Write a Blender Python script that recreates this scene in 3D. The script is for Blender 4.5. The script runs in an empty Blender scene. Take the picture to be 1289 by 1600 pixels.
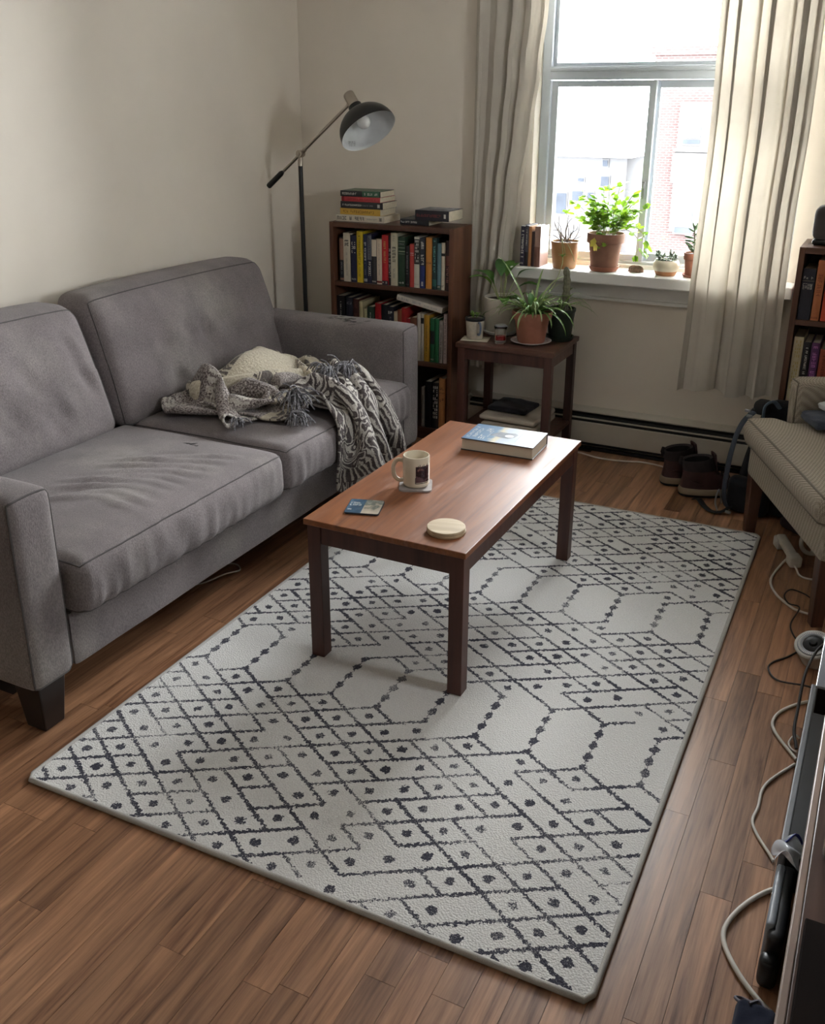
import bpy, bmesh, math, random
from mathutils import Vector, Matrix, Euler
from mathutils import noise as mnoise

scene = bpy.context.scene
COL = scene.collection
PI = math.pi
R = math.radians

# ------------------------------------------------------------------ camera
cam_data = bpy.data.cameras.new('camera')
cam = bpy.data.objects.new('camera', cam_data)
COL.objects.link(cam)
cam_data.sensor_fit = 'HORIZONTAL'
cam_data.sensor_width = 36.0
cam_data.lens = 1499.6 / 1289 * 36.0
cam_data.shift_y = -(800 - 734.1) / 1289
cam_data.clip_start = 0.05
cam_data.clip_end = 300
_r = Vector((0.894808, 0.446442, 0.002691))
_u = Vector((-0.162636, 0.320348, 0.933234))
_f = Vector((-0.415773, 0.835504, -0.359258))
_m = Matrix((_r, _u, -_f)).transposed().to_4x4()
_m.translation = Vector((0, 0, 1.5679))
cam.matrix_world = _m
scene.camera = cam

# ------------------------------------------------------------------ world: an overcast white sky
world = bpy.data.worlds.new('overcast_sky')
scene.world = world
world.use_nodes = True
_nt = world.node_tree
_nt.nodes.clear()
_o = _nt.nodes.new('ShaderNodeOutputWorld')
_b = _nt.nodes.new('ShaderNodeBackground')
_b.inputs['Color'].default_value = (0.965, 0.965, 1.0, 1)
_b.inputs['Strength'].default_value = 7.0
_nt.links.new(_b.outputs[0], _o.inputs[0])

# portals only guide the sampling of the sky through the back window and the added fill window
def portal(name, loc, rot, sx, sy):
    d = bpy.data.lights.new(name, 'AREA')
    d.shape = 'RECTANGLE'
    d.size, d.size_y = sx, sy
    d.cycles.is_portal = True
    o = bpy.data.objects.new(name, d)
    o.location, o.rotation_euler = loc, rot
    COL.objects.link(o)
portal('window_portal', (-0.98, 4.60, 1.60), (R(-90), 0, 0), 1.16, 1.52)
portal('fill_window_portal', (1.20, 2.25, 1.65), (R(90), 0, R(90)), 0.36, 0.56)

scene.view_settings.view_transform = 'Standard'
scene.view_settings.look = 'None'
scene.view_settings.gamma = 1.0
scene.view_settings.use_curve_mapping = False
scene.view_settings.exposure = 2.88

# ------------------------------------------------------------------ mesh building
class MB:
    """collects vertices and faces, then links them as one mesh object"""
    def __init__(self):
        self.v, self.f, self.mi = [], [], []
    def add(self, verts, faces, mi=0, m=None):
        n = len(self.v)
        for p in verts:
            p = Vector(p)
            self.v.append(m @ p if m else p)
        for f in faces:
            self.f.append([i + n for i in f])
            self.mi.append(mi)
        return self
    def box(self, x0, x1, y0, y1, z0, z1, mi=0, m=None):
        v = [(x, y, z) for z in (z0, z1) for y in (y0, y1) for x in (x0, x1)]
        f = [(0, 2, 3, 1), (4, 5, 7, 6), (0, 1, 5, 4), (2, 6, 7, 3), (0, 4, 6, 2), (1, 3, 7, 5)]
        return self.add(v, f, mi, m)
    def lathe(self, prof, n=24, mi=0, m=None, cap0=True, cap1=True):
        v, f = [], []
        k = len(prof)
        for (r, z) in prof:
            for i in range(n):
                a = 2 * PI * i / n
                v.append((r * math.cos(a), r * math.sin(a), z))
        for j in range(k - 1):
            for i in range(n):
                i2 = (i + 1) % n
                f.append((j * n + i, j * n + i2, (j + 1) * n + i2, (j + 1) * n + i))
        if cap0:
            f.append(tuple(range(n - 1, -1, -1)))
        if cap1:
            f.append(tuple(range((k - 1) * n, k * n)))
        return self.add(v, f, mi, m)
    def tube(self, pts, rad, n=8, mi=0, m=None, flat=1.0, cap=True, closed=False):
        pts = [Vector(p) for p in pts]
        k = len(pts)
        rr = rad if isinstance(rad, (list, tuple)) else [rad] * k
        v, f = [], []
        ref = None
        for i, p in enumerate(pts):
            a = pts[i - 1] if i > 0 else (pts[-1] if closed else pts[0])
            b = pts[i + 1] if i < k - 1 else (pts[0] if closed else pts[-1])
            t = (b - a)
            t = t.normalized() if t.length > 1e-9 else Vector((0, 0, 1))
            if ref is None:
                ref = Vector((0, 0, 1)) if abs(t.z) < 0.9 else Vector((1, 0, 0))
            s = t.cross(ref)
            s = s.normalized() if s.length > 1e-6 else Vector((1, 0, 0))
            u = s.cross(t).normalized()
            ref = u
            for j in range(n):
                a = 2 * PI * j / n
                v.append(p + s * (rr[i] * math.cos(a)) + u * (rr[i] * flat * math.sin(a)))
        for i in range(k if closed else k - 1):
            i2 = (i + 1) % k
            for j in range(n):
                j2 = (j + 1) % n
                f.append((i * n + j, i * n + j2, i2 * n + j2, i2 * n + j))
        if cap and not closed:
            f.append(tuple(range(n - 1, -1, -1)))
            f.append(tuple(range((k - 1) * n, k * n)))
        return self.add(v, f, mi, m)
    def grid(self, fn, nu, nv, mi=0, m=None, closed_u=False):
        v = [fn(i / nu, j / nv) for j in range(nv + 1) for i in range(nu + 1)]
        w = nu + 1
        f = [(j * w + i, j * w + i + 1, (j + 1) * w + i + 1, (j + 1) * w + i) for j in range(nv) for i in range(nu)]
        return self.add(v, f, mi, m)
    def obj(self, name, mats, parent=None, smooth=None, bevel=None, local=False, solidify=None, weld=False):
        me = bpy.data.meshes.new(name)
        vs = self.v
        if parent is not None and not local:
            inv = world_of(parent).inverted()
            vs = [inv @ p for p in vs]
        me.from_pydata([tuple(p) for p in vs], [], self.f)
        for mt in (mats if isinstance(mats, (list, tuple)) else [mats]):
            me.materials.append(mt)
        if any(self.mi):
            me.polygons.foreach_set('material_index', self.mi)
        bm = bmesh.new()
        bm.from_mesh(me)
        if weld:
            bmesh.ops.remove_doubles(bm, verts=bm.verts, dist=1e-5)
        bmesh.ops.recalc_face_normals(bm, faces=bm.faces)
        bm.to_mesh(me)
        bm.free()
        if smooth is not None:
            me.polygons.foreach_set('use_smooth', [True] * len(me.polygons))
            me.set_sharp_from_angle(angle=R(smooth))
        o = bpy.data.objects.new(name, me)
        COL.objects.link(o)
        if parent is not None:
            o.parent = parent
        if solidify:
            md = o.modifiers.new('thickness', 'SOLIDIFY')
            md.thickness, md.offset = solidify, 0
        if bevel:
            md = o.modifiers.new('bevel', 'BEVEL')
            md.width, md.segments = bevel if isinstance(bevel, tuple) else (bevel, 2)
            md.limit_method = 'ANGLE'
            md.angle_limit = R(40)
        return o

def world_of(o):
    m = Matrix.LocRotScale(o.location, o.rotation_euler, o.scale)
    return world_of(o.parent) @ m if o.parent else m

def tag(o, label=None, cat=None, group=None, kind=None):
    if label: o['label'] = label
    if cat: o['category'] = cat
    if group: o['group'] = group
    if kind: o['kind'] = kind
    return o

def thing(name, label, cat, loc=(0, 0, 0), rz=0.0, group=None, rot=None):
    o = bpy.data.objects.new(name, None)
    o.empty_display_size = 0.05
    COL.objects.link(o)
    o.location = loc
    o.rotation_euler = rot if rot else (0, 0, rz)
    return tag(o, label, cat, group)

def clone(o, parent=None):
    c = o.copy()
    COL.objects.link(c)
    c.parent = parent
    for ch in list(o.children):
        clone(ch, c)
    return c

def curve_pts(pts, per=8, closed=False):
    """Catmull-Rom through the points"""
    P = [Vector(p) for p in pts]
    n = len(P)
    out = []
    segs = n if closed else n - 1
    for i in range(segs):
        if closed:
            a, b, c, d = P[(i - 1) % n], P[i], P[(i + 1) % n], P[(i + 2) % n]
        else:
            a = P[i - 1] if i > 0 else P[0] * 2 - P[1]
            b, c = P[i], P[i + 1]
            d = P[i + 2] if i + 2 < n else P[-1] * 2 - P[-2]
        for k in range(per):
            t = k / per
            out.append(0.5 * ((2 * b) + (c - a) * t + (2 * a - 5 * b + 4 * c - d) * t * t + (3 * b - a - 3 * c + d) * t ** 3))
    if not closed:
        out.append(P[-1])
    return out

def rbox_fn(sx, sy, sz, r, deform=None):
    """maps a point of the [-1,1] cube surface to a rounded box of half sizes sx, sy, sz"""
    def fn(p):
        q = Vector((p[0] * sx, p[1] * sy, p[2] * sz))
        c = Vector((max(-(sx - r), min(sx - r, q.x)), max(-(sy - r), min(sy - r, q.y)), max(-(sz - r), min(sz - r, q.z))))
        d = q - c
        if d.length > 1e-9:
            q = c + d.normalized() * r
        return deform(q, Vector(p)) if deform else q
    return fn

def rbox(mb, fn, n=(12, 12, 6), m=None, mi=0):
    def ts(k):
        out = []
        for i in range(k + 1):
            t = -1 + 2 * i / k
            out.append(0.35 * t + 0.65 * math.sin(t * PI / 2))
        return out
    X, Y, Z = ts(n[0]), ts(n[1]), ts(n[2])
    idx, v, f = {}, [], []
    def vid(p):
        k = (round(p[0], 5), round(p[1], 5), round(p[2], 5))
        if k not in idx:
            idx[k] = len(v)
            v.append(fn(p))
        return idx[k]
    for s in (-1, 1):
        for A, B, mk in ((X, Y, lambda a, b: (a, b, s)), (Y, Z, lambda a, b: (s, a, b)), (X, Z, lambda a, b: (a, s, b))):
            for i in range(len(A) - 1):
                for j in range(len(B) - 1):
                    f.append([vid(mk(A[i], B[j])), vid(mk(A[i + 1], B[j])), vid(mk(A[i + 1], B[j + 1])), vid(mk(A[i], B[j + 1]))])
    mb.add(v, f, mi, m)
    return mb

def edge_loop(fn, plane, n=20):
    """points along one rectangle of cube edges, plane = ('x'|'y'|'z', +-1)"""
    ax, s = plane
    c = [(-1, -1), (1, -1), (1, 1), (-1, 1)]
    out = []
    for i in range(4):
        a, b = c[i], c[(i + 1) % 4]
        for k in range(n):
            t = k / n
            p, q = a[0] + (b[0] - a[0]) * t, a[1] + (b[1] - a[1]) * t
            out.append(fn({'x': (s, p, q), 'y': (p, s, q), 'z': (p, q, s)}[ax]))
    return out

# ------------------------------------------------------------------ materials
class NT:
    def __init__(self, name):
        self.m = bpy.data.materials.new(name)
        self.m.use_nodes = True
        self.t = self.m.node_tree
        self.t.nodes.clear()
        self.out = self.t.nodes.new('ShaderNodeOutputMaterial')
        self.p = self.t.nodes.new('ShaderNodeBsdfPrincipled')
        self.t.links.new(self.p.outputs[0], self.out.inputs[0])
    def n(self, kind, **kw):
        nd = self.t.nodes.new(kind)
        for k, v in kw.items():
            setattr(nd, k, v)
        return nd
    def l(self, a, b):
        self.t.links.new(a, b)
    def put(self, sock, val):
        if hasattr(val, 'links') or isinstance(val, bpy.types.NodeSocket):
            self.l(val, sock)
        elif isinstance(sock.default_value, float):
            sock.default_value = val
        else:
            sock.default_value = tuple(val) + ((1,) if len(val) == 3 and len(sock.default_value) == 4 else ())
    def math(self, op, a, b=0.0, c=None, clamp=False):
        nd = self.n('ShaderNodeMath', operation=op, use_clamp=clamp)
        self.put(nd.inputs[0], a)
        self.put(nd.inputs[1], b)
        if c is not None: self.put(nd.inputs[2], c)
        return nd.outputs[0]
    def coords(self, kind='Object', scale=(1, 1, 1), loc=(0, 0, 0), rot=(0, 0, 0)):
        c = self.n('ShaderNodeTexCoord')
        mp = self.n('ShaderNodeMapping')
        self.l(c.outputs[kind], mp.inputs[0])
        mp.inputs['Scale'].default_value = scale
        mp.inputs['Location'].default_value = loc
        mp.inputs['Rotation'].default_value = rot
        return mp.outputs[0]
    def noise(self, vec, scale, detail=3, rough=0.55, dist=0.0):
        nd = self.n('ShaderNodeTexNoise')
        self.l(vec, nd.inputs['Vector'])
        nd.inputs['Scale'].default_value = scale
        nd.inputs['Detail'].default_value = detail
        nd.inputs['Roughness'].default_value = rough
        nd.inputs['Distortion'].default_value = dist
        return nd.outputs['Fac']
    def ramp(self, fac, stops, interp='LINEAR'):
        nd = self.n('ShaderNodeValToRGB')
        nd.color_ramp.interpolation = interp
        el = nd.color_ramp.elements
        while len(el) < len(stops): el.new(0.5)
        for e, (p, c) in zip(el, stops):
            e.position = p
            e.color = tuple(c) + (1,) if len(c) == 3 else c
        self.l(fac, nd.inputs[0])
        return nd.outputs[0]
    def mix(self, fac, a, b, blend='MIX'):
        nd = self.n('ShaderNodeMix', data_type='RGBA', blend_type=blend)
        self.put(nd.inputs[0], fac)
        self.put(nd.inputs[6], a)
        self.put(nd.inputs[7], b)
        return nd.outputs[2]
    def bump(self, h, strength=0.3, dist=0.01, normal=None):
        nd = self.n('ShaderNodeBump')
        nd.inputs['Strength'].default_value = strength
        nd.inputs['Distance'].default_value = dist
        self.l(h, nd.inputs['Height'])
        if normal is not None: self.l(normal, nd.inputs['Normal'])
        return nd.outputs[0]
    def set(self, **kw):
        for k, v in kw.items():
            self.put(self.p.inputs[k.replace('_', ' ')], v)
        return self

def sh(c, k):
    return tuple(max(0, min(1, x * k)) for x in c)

def srgb(r, g, b):
    f = lambda c: (c / 255 / 12.92) if c <= 10 else ((c / 255 + 0.055) / 1.055) ** 2.4
    return (f(r), f(g), f(b))

_cache = {}
def mat(name, c, rough=0.6, var=0.12, scale=12, metal=0.0, bump=0.0, bscale=120, stretch=(1, 1, 1), spec=0.5, coat=0.0):
    if name in _cache: return _cache[name]
    t = NT(name)
    v = t.coords('Object', stretch)
    col = t.ramp(t.noise(v, scale, 4), [(0.3, sh(c, 1 - var)), (0.7, sh(c, 1 + var))])
    t.set(Base_Color=col, Roughness=rough, Metallic=metal)
    t.p.inputs['Specular IOR Level'].default_value = spec
    if coat: t.p.inputs['Coat Weight'].default_value = coat
    if bump:
        t.l(t.bump(t.noise(v, bscale, 2), bump, 0.002), t.p.inputs['Normal'])
    _cache[name] = t.m
    return t.m

def wood(name, dark, light, axis='y', rough=0.35, scale=1.0, rand=False, bump=0.08, worn=None, spec=0.5):
    t = NT(name)
    st = {'x': (0.7, 14, 14), 'y': (14, 0.7, 14), 'z': (14, 14, 0.7)}[axis]
    st = tuple(s * scale for s in st)
    v = t.coords('Object', st)
    if rand:
        oi = t.n('ShaderNodeObjectInfo')
        geo = t.n('ShaderNodeNewGeometry')
        mp = t.n('ShaderNodeMapping')
        t.l(geo.outputs['Position'], mp.inputs[0])
        mp.inputs['Scale'].default_value = st
        add = t.n('ShaderNodeVectorMath', operation='MULTIPLY_ADD')
        cmb = t.n('ShaderNodeCombineXYZ')
        for k in range(3): t.l(oi.outputs['Random'], cmb.inputs[k])
        t.l(cmb.outputs[0], add.inputs[0])
        add.inputs[1].default_value = (37, 91, 53)
        t.l(mp.outputs[0], add.inputs[2])
        v = add.outputs[0]
    n1 = t.noise(v, 1.1, 5, 0.6, 0.9)
    n2 = t.noise(v, 5.5, 4, 0.6, 0.1)
    f = t.math('ADD', t.math('MULTIPLY', n1, 0.7), t.math('MULTIPLY', n2, 0.3))
    mid = tuple((a + b) / 2 for a, b in zip(dark, light))
    col = t.ramp(f, [(0.34, dark), (0.47, mid), (0.62, light)])
    if rand:
        hsv = t.n('ShaderNodeHueSaturation')
        t.l(col, hsv.inputs['Color'])
        t.l(t.math('MULTIPLY_ADD', oi.outputs['Random'], 0.34, 0.80), hsv.inputs['Value'])
        hsv.inputs['Saturation'].default_value = 0.97
        col = hsv.outputs[0]
    r = t.math('MULTIPLY_ADD', n2, 0.22, rough - 0.11)
    if worn:
        w = t.coords('Object', worn[1])
        f1 = t.noise(w, worn[2], 5, 0.65)
        f2 = t.math('MULTIPLY', t.ramp(f1, [(0.55, (0, 0, 0)), (0.72, (1, 1, 1))]), worn[3])
        col = t.mix(f2, col, worn[0])
        r = t.math('ADD', r, t.math('MULTIPLY', f2, 0.25))
    t.set(Base_Color=col, Roughness=r)
    t.p.inputs['Specular IOR Level'].default_value = spec
    if bump: t.l(t.bump(n2, bump, 0.002), t.p.inputs['Normal'])
    return t.m

def glass(name, tint=(1, 1, 1), rough=0.0):
    t = NT(name)
    t.set(Base_Color=tint, Roughness=rough)
    t.p.inputs['Transmission Weight'].default_value = 1.0
    t.p.inputs['IOR'].default_value = 1.45
    return t.m

def pane_glass(name):
    """thin window pane: clear, with a mirror share by angle"""
    t = NT(name)
    tr = t.n('ShaderNodeBsdfTransparent')
    tr.inputs[0].default_value = (0.96, 0.98, 0.97, 1)
    gl = t.n('ShaderNodeBsdfGlossy')
    gl.inputs['Roughness'].default_value = 0.02
    fr = t.n('ShaderNodeFresnel')
    fr.inputs[0].default_value = 1.45
    mx = t.n('ShaderNodeMixShader')
    t.l(fr.outputs[0], mx.inputs[0])
    t.l(tr.outputs[0], mx.inputs[1])
    t.l(gl.outputs[0], mx.inputs[2])
    t.l(mx.outputs[0], t.out.inputs[0])
    t.t.nodes.remove(t.p)
    return t.m

def sheer(name, c, back=0.45, wv=900):
    """woven curtain cloth that lets some daylight through"""
    t = NT(name)
    v = t.coords('Object')
    col = t.ramp(t.noise(v, 9, 4), [(0.3, sh(c, 0.93)), (0.7, sh(c, 1.04))])
    w = t.noise(t.coords('Object', (1, 1, 0.15)), 420, 2)
    d = t.n('ShaderNodeBsdfDiffuse')
    tl = t.n('ShaderNodeBsdfTranslucent')
    t.l(col, d.inputs[0])
    t.l(t.mix(1.0, col, (1.0, 0.96, 0.88), 'MULTIPLY'), tl.inputs[0])
    b = t.bump(w, 0.15, 0.001)
    t.l(b, d.inputs['Normal'])
    mx = t.n('ShaderNodeMixShader')
    mx.inputs[0].default_value = back
    t.l(d.outputs[0], mx.inputs[1])
    t.l(tl.outputs[0], mx.inputs[2])
    t.l(mx.outputs[0], t.out.inputs[0])
    t.t.nodes.remove(t.p)
    return t.m

def fabric(name, c, var=0.18, faded=None, scale=5.0, weave=700, wb=0.25, stretch=(1, 1, 1), fleck=0.3):
    t = NT(name)
    v = t.coords('Object')
    col = t.ramp(t.noise(v, scale, 5, 0.6), [(0.32, sh(c, 1 - var)), (0.68, sh(c, 1 + var))])
    if faded:
        f = t.ramp(t.noise(t.coords('Object', (1, 1, 0.6), (3.1, 7.7, 1.3)), 3.2, 4, 0.6), [(0.5, (0, 0, 0)), (0.72, (1, 1, 1))])
        col = t.mix(t.math('MULTIPLY', f, 0.85), col, faded)
    fine = t.noise(t.coords('Object', stretch), weave, 3, 0.7)
    col = t.mix(fleck, col, t.ramp(fine, [(0.36, (0.2, 0.2, 0.2)), (0.64, (1.25, 1.25, 1.25))]), 'MULTIPLY')
    t.set(Base_Color=col, Roughness=0.95)
    t.p.inputs['Specular IOR Level'].default_value = 0.12
    t.p.inputs['Sheen Weight'].default_value = 0.12
    t.l(t.bump(fine, wb, 0.002), t.p.inputs['Normal'])
    return t.m

M = {}
M['wall'] = mat('wall_paint', (0.76, 0.695, 0.605), 0.75, 0.03, 3, bump=0.05, bscale=160, spec=0.25)
M['ceiling'] = mat('ceiling_paint', (0.85, 0.83, 0.79), 0.8, 0.02, 3, spec=0.2)
M['white'] = mat('white_paint', (0.74, 0.73, 0.70), 0.4, 0.03, 8)
M['frame'] = mat('window_frame_backlit', (0.44, 0.485, 0.52), 0.35, 0.04, 10)  # white frames; their cool backlit shade is put into the colour
M['pane'] = pane_glass('window_glass')
M['curtain'] = sheer('curtain_linen', (0.60, 0.555, 0.485), 0.16)
M['plank'] = wood('floor_laminate', (0.115, 0.045, 0.020), (0.430, 0.215, 0.108), 'y', 0.34, 1.9, rand=True, bump=0.05)
M['underlay'] = mat('floor_joint', (0.035, 0.018, 0.011), 0.8)
M['bookcase'] = wood('bookcase_veneer', (0.050, 0.018, 0.010), (0.165, 0.068, 0.036), 'z', 0.42, 0.7)
M['bookcase_back'] = mat('bookcase_back_board', (0.045, 0.022, 0.015), 0.6)
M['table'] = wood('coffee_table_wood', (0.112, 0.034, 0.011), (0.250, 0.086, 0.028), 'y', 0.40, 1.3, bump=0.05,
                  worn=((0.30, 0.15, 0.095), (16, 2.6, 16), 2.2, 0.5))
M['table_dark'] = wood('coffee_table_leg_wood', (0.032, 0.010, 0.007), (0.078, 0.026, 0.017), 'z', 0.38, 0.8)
M['side_table'] = wood('side_table_wood', (0.040, 0.017, 0.012), (0.115, 0.050, 0.033), 'x', 0.42, 0.8,
                       worn=((0.20, 0.12, 0.085), (3, 3, 3), 5, 0.4))
M['sofa'] = fabric('sofa_upholstery', (0.212, 0.185, 0.186), 0.13, (0.30, 0.275, 0.256), weave=330, wb=0.5, stretch=(1, 1, .45), fleck=0.42)
M['sofa_pipe'] = fabric('sofa_piping', (0.105, 0.096, 0.094), 0.1)
M['espresso'] = mat('espresso_foot', (0.014, 0.009, 0.008), 0.35)
M['black_metal'] = mat('black_metal', (0.010, 0.010, 0.011), 0.32)
M['nickel'] = mat('brushed_nickel', (0.47, 0.42, 0.36), 0.32, 0.06, 40, 1.0)
M['black'] = mat('black_plastic', (0.012, 0.012, 0.014), 0.4)
M['paper'] = mat('book_pages', (0.62, 0.55, 0.42), 0.9, 0.10, 60, stretch=(1, 1, 12))
M['ink_light'] = mat('light_print', (0.70, 0.68, 0.62), 0.7)
M['ink_dark'] = mat('dark_print', (0.02, 0.02, 0.025), 0.7)
M['ink_mid'] = mat('grey_print', (0.22, 0.22, 0.23), 0.7)
M['ink_gold'] = mat('gold_print', (0.45, 0.33, 0.10), 0.6)
M['terracotta'] = mat('terracotta_clay', (0.29, 0.112, 0.066), 0.8, 0.14, 18, bump=0.1, bscale=150)
M['terracotta_old'] = mat('weathered_terracotta', (0.27, 0.135, 0.088), 0.85, 0.22, 14, bump=0.1, bscale=150)
M['soil'] = mat('potting_soil', (0.045, 0.028, 0.018), 0.95, 0.4, 120, bump=0.8, bscale=160)
M['metal_grey'] = mat('grey_metal', (0.30, 0.31, 0.33), 0.35, 0.04, 30, 0.6)
M['cable_white'] = mat('off_white_cable', (0.60, 0.56, 0.50), 0.5)
M['cable_black'] = mat('black_cable', (0.015, 0.012, 0.011), 0.5)
M['plastic_white'] = mat('off_white_plastic', (0.62, 0.59, 0.53), 0.45)

def leaf_mat(name, c, c2, trans=0.35, rough=0.45):
    t = NT(name)
    oi = t.n('ShaderNodeObjectInfo')
    v = t.coords('Object')
    f = t.math('ADD', t.math('MULTIPLY', oi.outputs['Random'], 0.6), t.math('MULTIPLY', t.noise(v, 30, 3), 0.4))
    col = t.ramp(f, [(0.2, c), (0.8, c2)])
    t.set(Base_Color=col, Roughness=rough)
    tl = t.n('ShaderNodeBsdfTranslucent')
    t.l(t.mix(1.0, col, (1.0, 1.0, 0.45), 'MULTIPLY'), tl.inputs[0])
    mx = t.n('ShaderNodeMixShader')
    mx.inputs[0].default_value = trans
    t.l(t.p.outputs[0], mx.inputs[1])
    t.l(tl.outputs[0], mx.inputs[2])
    t.l(mx.outputs[0], t.out.inputs[0])
    return t.m
# ================================================================== ROOM
XL, YB, XR, YF, ZC = -2.79, 4.34, 1.05, -1.5, 2.5
fl = MB().box(XL - .1, XR + .1, YF - .1, YB + .2, -0.12, -0.0055).obj('floor', M['underlay'])
fl['kind'] = 'structure'
# laminate strips, one object per strip; those under the rug and far under the sofa are left to the slab
rng = random.Random(7)
PW = 0.067
unit = MB().box(-.5, .5, -.5, .5, -1, 0).obj('plank', M['plank'], fl)
plank_mesh = unit.data
bpy.data.objects.remove(unit)
nplank = 0
ncol = int((0.56 - (-2.30)) / PW)
for i in range(ncol):
    x0 = -2.30 + i * PW
    y = 0.80 - rng.random() * 0.45
    while y < YB - 0.08:
        ln = rng.choice((0.42, 0.55, 0.62, 0.74, 0.86)) * rng.uniform(0.92, 1.08)
        y1 = min(y + ln, YB - 0.075)
        xm = x0 + PW / 2
        under_rug = -1.66 < x0 and x0 + PW < -0.34 and y > 1.38 and y1 < 3.53
        hidden = (xm < -2.06 and y1 > 1.75) or (xm > 0.12 and y1 < 2.4)
        too_near = xm > -0.9 and y1 < 0.75
        if not (under_rug or hidden or too_near) and y1 - y > 0.05:
            o = bpy.data.objects.new('plank', plank_mesh)
            COL.objects.link(o)
            o.parent = fl
            o.location = (xm, (y + y1) / 2, rng.uniform(-0.0002, 0.0))
            o.scale = (PW - 0.0009, (y1 - y) - 0.0009, 0.0055)
            nplank += 1
        y = y1
print('planks', nplank)

def struct(name, mb, m, **kw):
    o = mb.obj(name, m, **kw)
    o['kind'] = 'structure'
    return o
struct('wall_left', MB().box(XL - .12, XL, YF - .1, YB + .2, -.1, ZC), M['wall'])
def side_wall():
    # the right wall has an unseen window opening, added for fill light
    ys, zs = [YF - .12, 2.07, 2.43, YB + .2], [-.1, 1.37, 1.93, ZC]
    v = [(x, y, z) for x in (XR, XR + .12) for z in zs for y in ys]
    f = []
    for k in (0, 16):
        for j in range(3):
            for i in range(3):
                if (i, j) != (1, 1):
                    a = k + j * 4 + i
                    f.append((a, a + 1, a + 5, a + 4))
    for a, b in ((5, 6), (6, 10), (10, 9), (9, 5), (0, 3), (3, 15), (15, 12), (12, 0)):
        f.append((a, b, b + 16, a + 16))
    return MB().add(v, f)
struct('wall_right', side_wall(), M['wall'])
sw = tag(thing('fill_window_2', 'small unseen window added in the right wall for fill light', None, (XR + .05, 2.25, 1.65)), kind='structure')
MB().box(XR + .02, XR + .10, 2.071, 2.085, 1.371, 1.929).box(XR + .02, XR + .10, 2.415, 2.429, 1.371, 1.929).box(XR + .02, XR + .10, 2.085, 2.415, 1.371, 1.385).box(XR + .02, XR + .10, 2.085, 2.415, 1.915, 1.929).obj('frame', M['frame'], sw)
MB().box(XR + .055, XR + .059, 2.085, 2.415, 1.385, 1.915).obj('pane', M['pane'], sw)
struct('wall_front', MB().box(XL - .12, XR + .12, YF - .12, YF, -.1, ZC), M['wall'])
struct('ceiling', MB().box(XL - .12, XR + .12, YF - .12, YB + .2, ZC, ZC + .1), M['ceiling'])
WX0, WX1, WZ0, WZ1 = -1.555, -0.40, 0.84, 2.36
def wall_with_hole():
    xs, zs = [XL - .12, WX0, WX1, XR + .12], [-.1, WZ0, WZ1, ZC]
    mb = MB()
    v = [(x, y, z) for y in (YB, YB + .2) for z in zs for x in xs]
    f = []
    for k in (0, 16):
        for j in range(3):
            for i in range(3):
                if (i, j) == (1, 1): continue
                a = k + j * 4 + i
                f.append((a, a + 1, a + 5, a + 4))
    for a, b in ((5, 6), (6, 10), (10, 9), (9, 5)):
        f.append((a, b, b + 16, a + 16))
    for a, b in ((0, 3), (3, 15), (15, 12), (12, 0)):
        f.append((a, b, b + 16, a + 16))
    return mb.add(v, f)
struct('wall_back', wall_with_hole(), M['wall'])

# ------------------------------------------------------------------ window
win = thing('window_1', None, None, (WX0, YB + .1, WZ0))
win['kind'] = 'structure'
win['label'] = 'white framed window with fixed upper pane above two sliding sashes'
def frame_rect(mb, x0, x1, z0, z1, w, y0, y1, wb=None, wt=None):
    wb = w if wb is None else wb
    wt = w if wt is None else wt
    mb.box(x0, x0 + w, y0, y1, z0, z1)
    mb.box(x1 - w, x1, y0, y1, z0, z1)
    mb.box(x0 + w, x1 - w, y0, y1, z0, z0 + wb)
    mb.box(x0 + w, x1 - w, y0, y1, z1 - wt, z1)
    return mb
yw = YB + 0.075
frame_rect(MB(), WX0 + .001, WX1 - .001, WZ0 + .001, WZ1 - .001, 0.042, yw, yw + .11).obj('frame', M['frame'], win, bevel=.003)
# upper light
frame_rect(MB(), WX0 + .040, WX1 - .040, 1.708, WZ1 - .04, 0.018, yw + .03, yw + .075).obj('upper_sash', M['frame'], win, bevel=.002)
MB().box(WX0 + .055, WX1 - .055, yw + .052, yw + .056, 1.722, WZ1 - .055).obj('pane', M['pane'], win)
# transom
MB().box(WX0 + .041, WX1 - .041, yw - .006, yw + .10, 1.655, 1.709).box(WX0 + .041, WX1 - .041, yw - .012, yw + .02, 1.690, 1.703).obj('transom', M['frame'], win, bevel=.002)
# left (inner) and right (outer) sliding sash
ls = frame_rect(MB(), WX0 + .046, -1.040, 0.885, 1.652, 0.030, yw + .012, yw + .040, 0.028, 0.026).obj('sash', M['frame'], win, bevel=.002)
MB().box(WX0 + .074, -1.068, yw + .024, yw + .028, 0.912, 1.627).obj('pane', M['pane'], ls)
rs = frame_rect(MB(), -1.058, WX1 - .046, 0.885, 1.652, 0.030, yw + .046, yw + .074, 0.034, 0.030).obj('sash', M['frame'], win, bevel=.002)
MB().box(-1.030, WX1 - .074, yw + .058, yw + .062, 0.918, 1.623).obj('pane', M['pane'], rs)
MB().box(-1.066, -1.052, yw - .004, yw + .014, 1.16, 1.235).box(-1.064, -1.054, yw - .010, yw + .0, 1.205, 1.228).obj('latch', M['metal_grey'], win, bevel=.002)
# stepped tracks at the foot
MB().box(WX0 + .042, WX1 - .042, yw - .02, yw + .105, 0.842, 0.872).box(WX0 + .042, WX1 - .042, yw + .006, yw + .044, 0.872, 0.884).box(WX0 + .042, WX1 - .042, yw + .046, yw + .10, 0.872, 0.884).obj('track', M['white'], win, bevel=.002)
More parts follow.
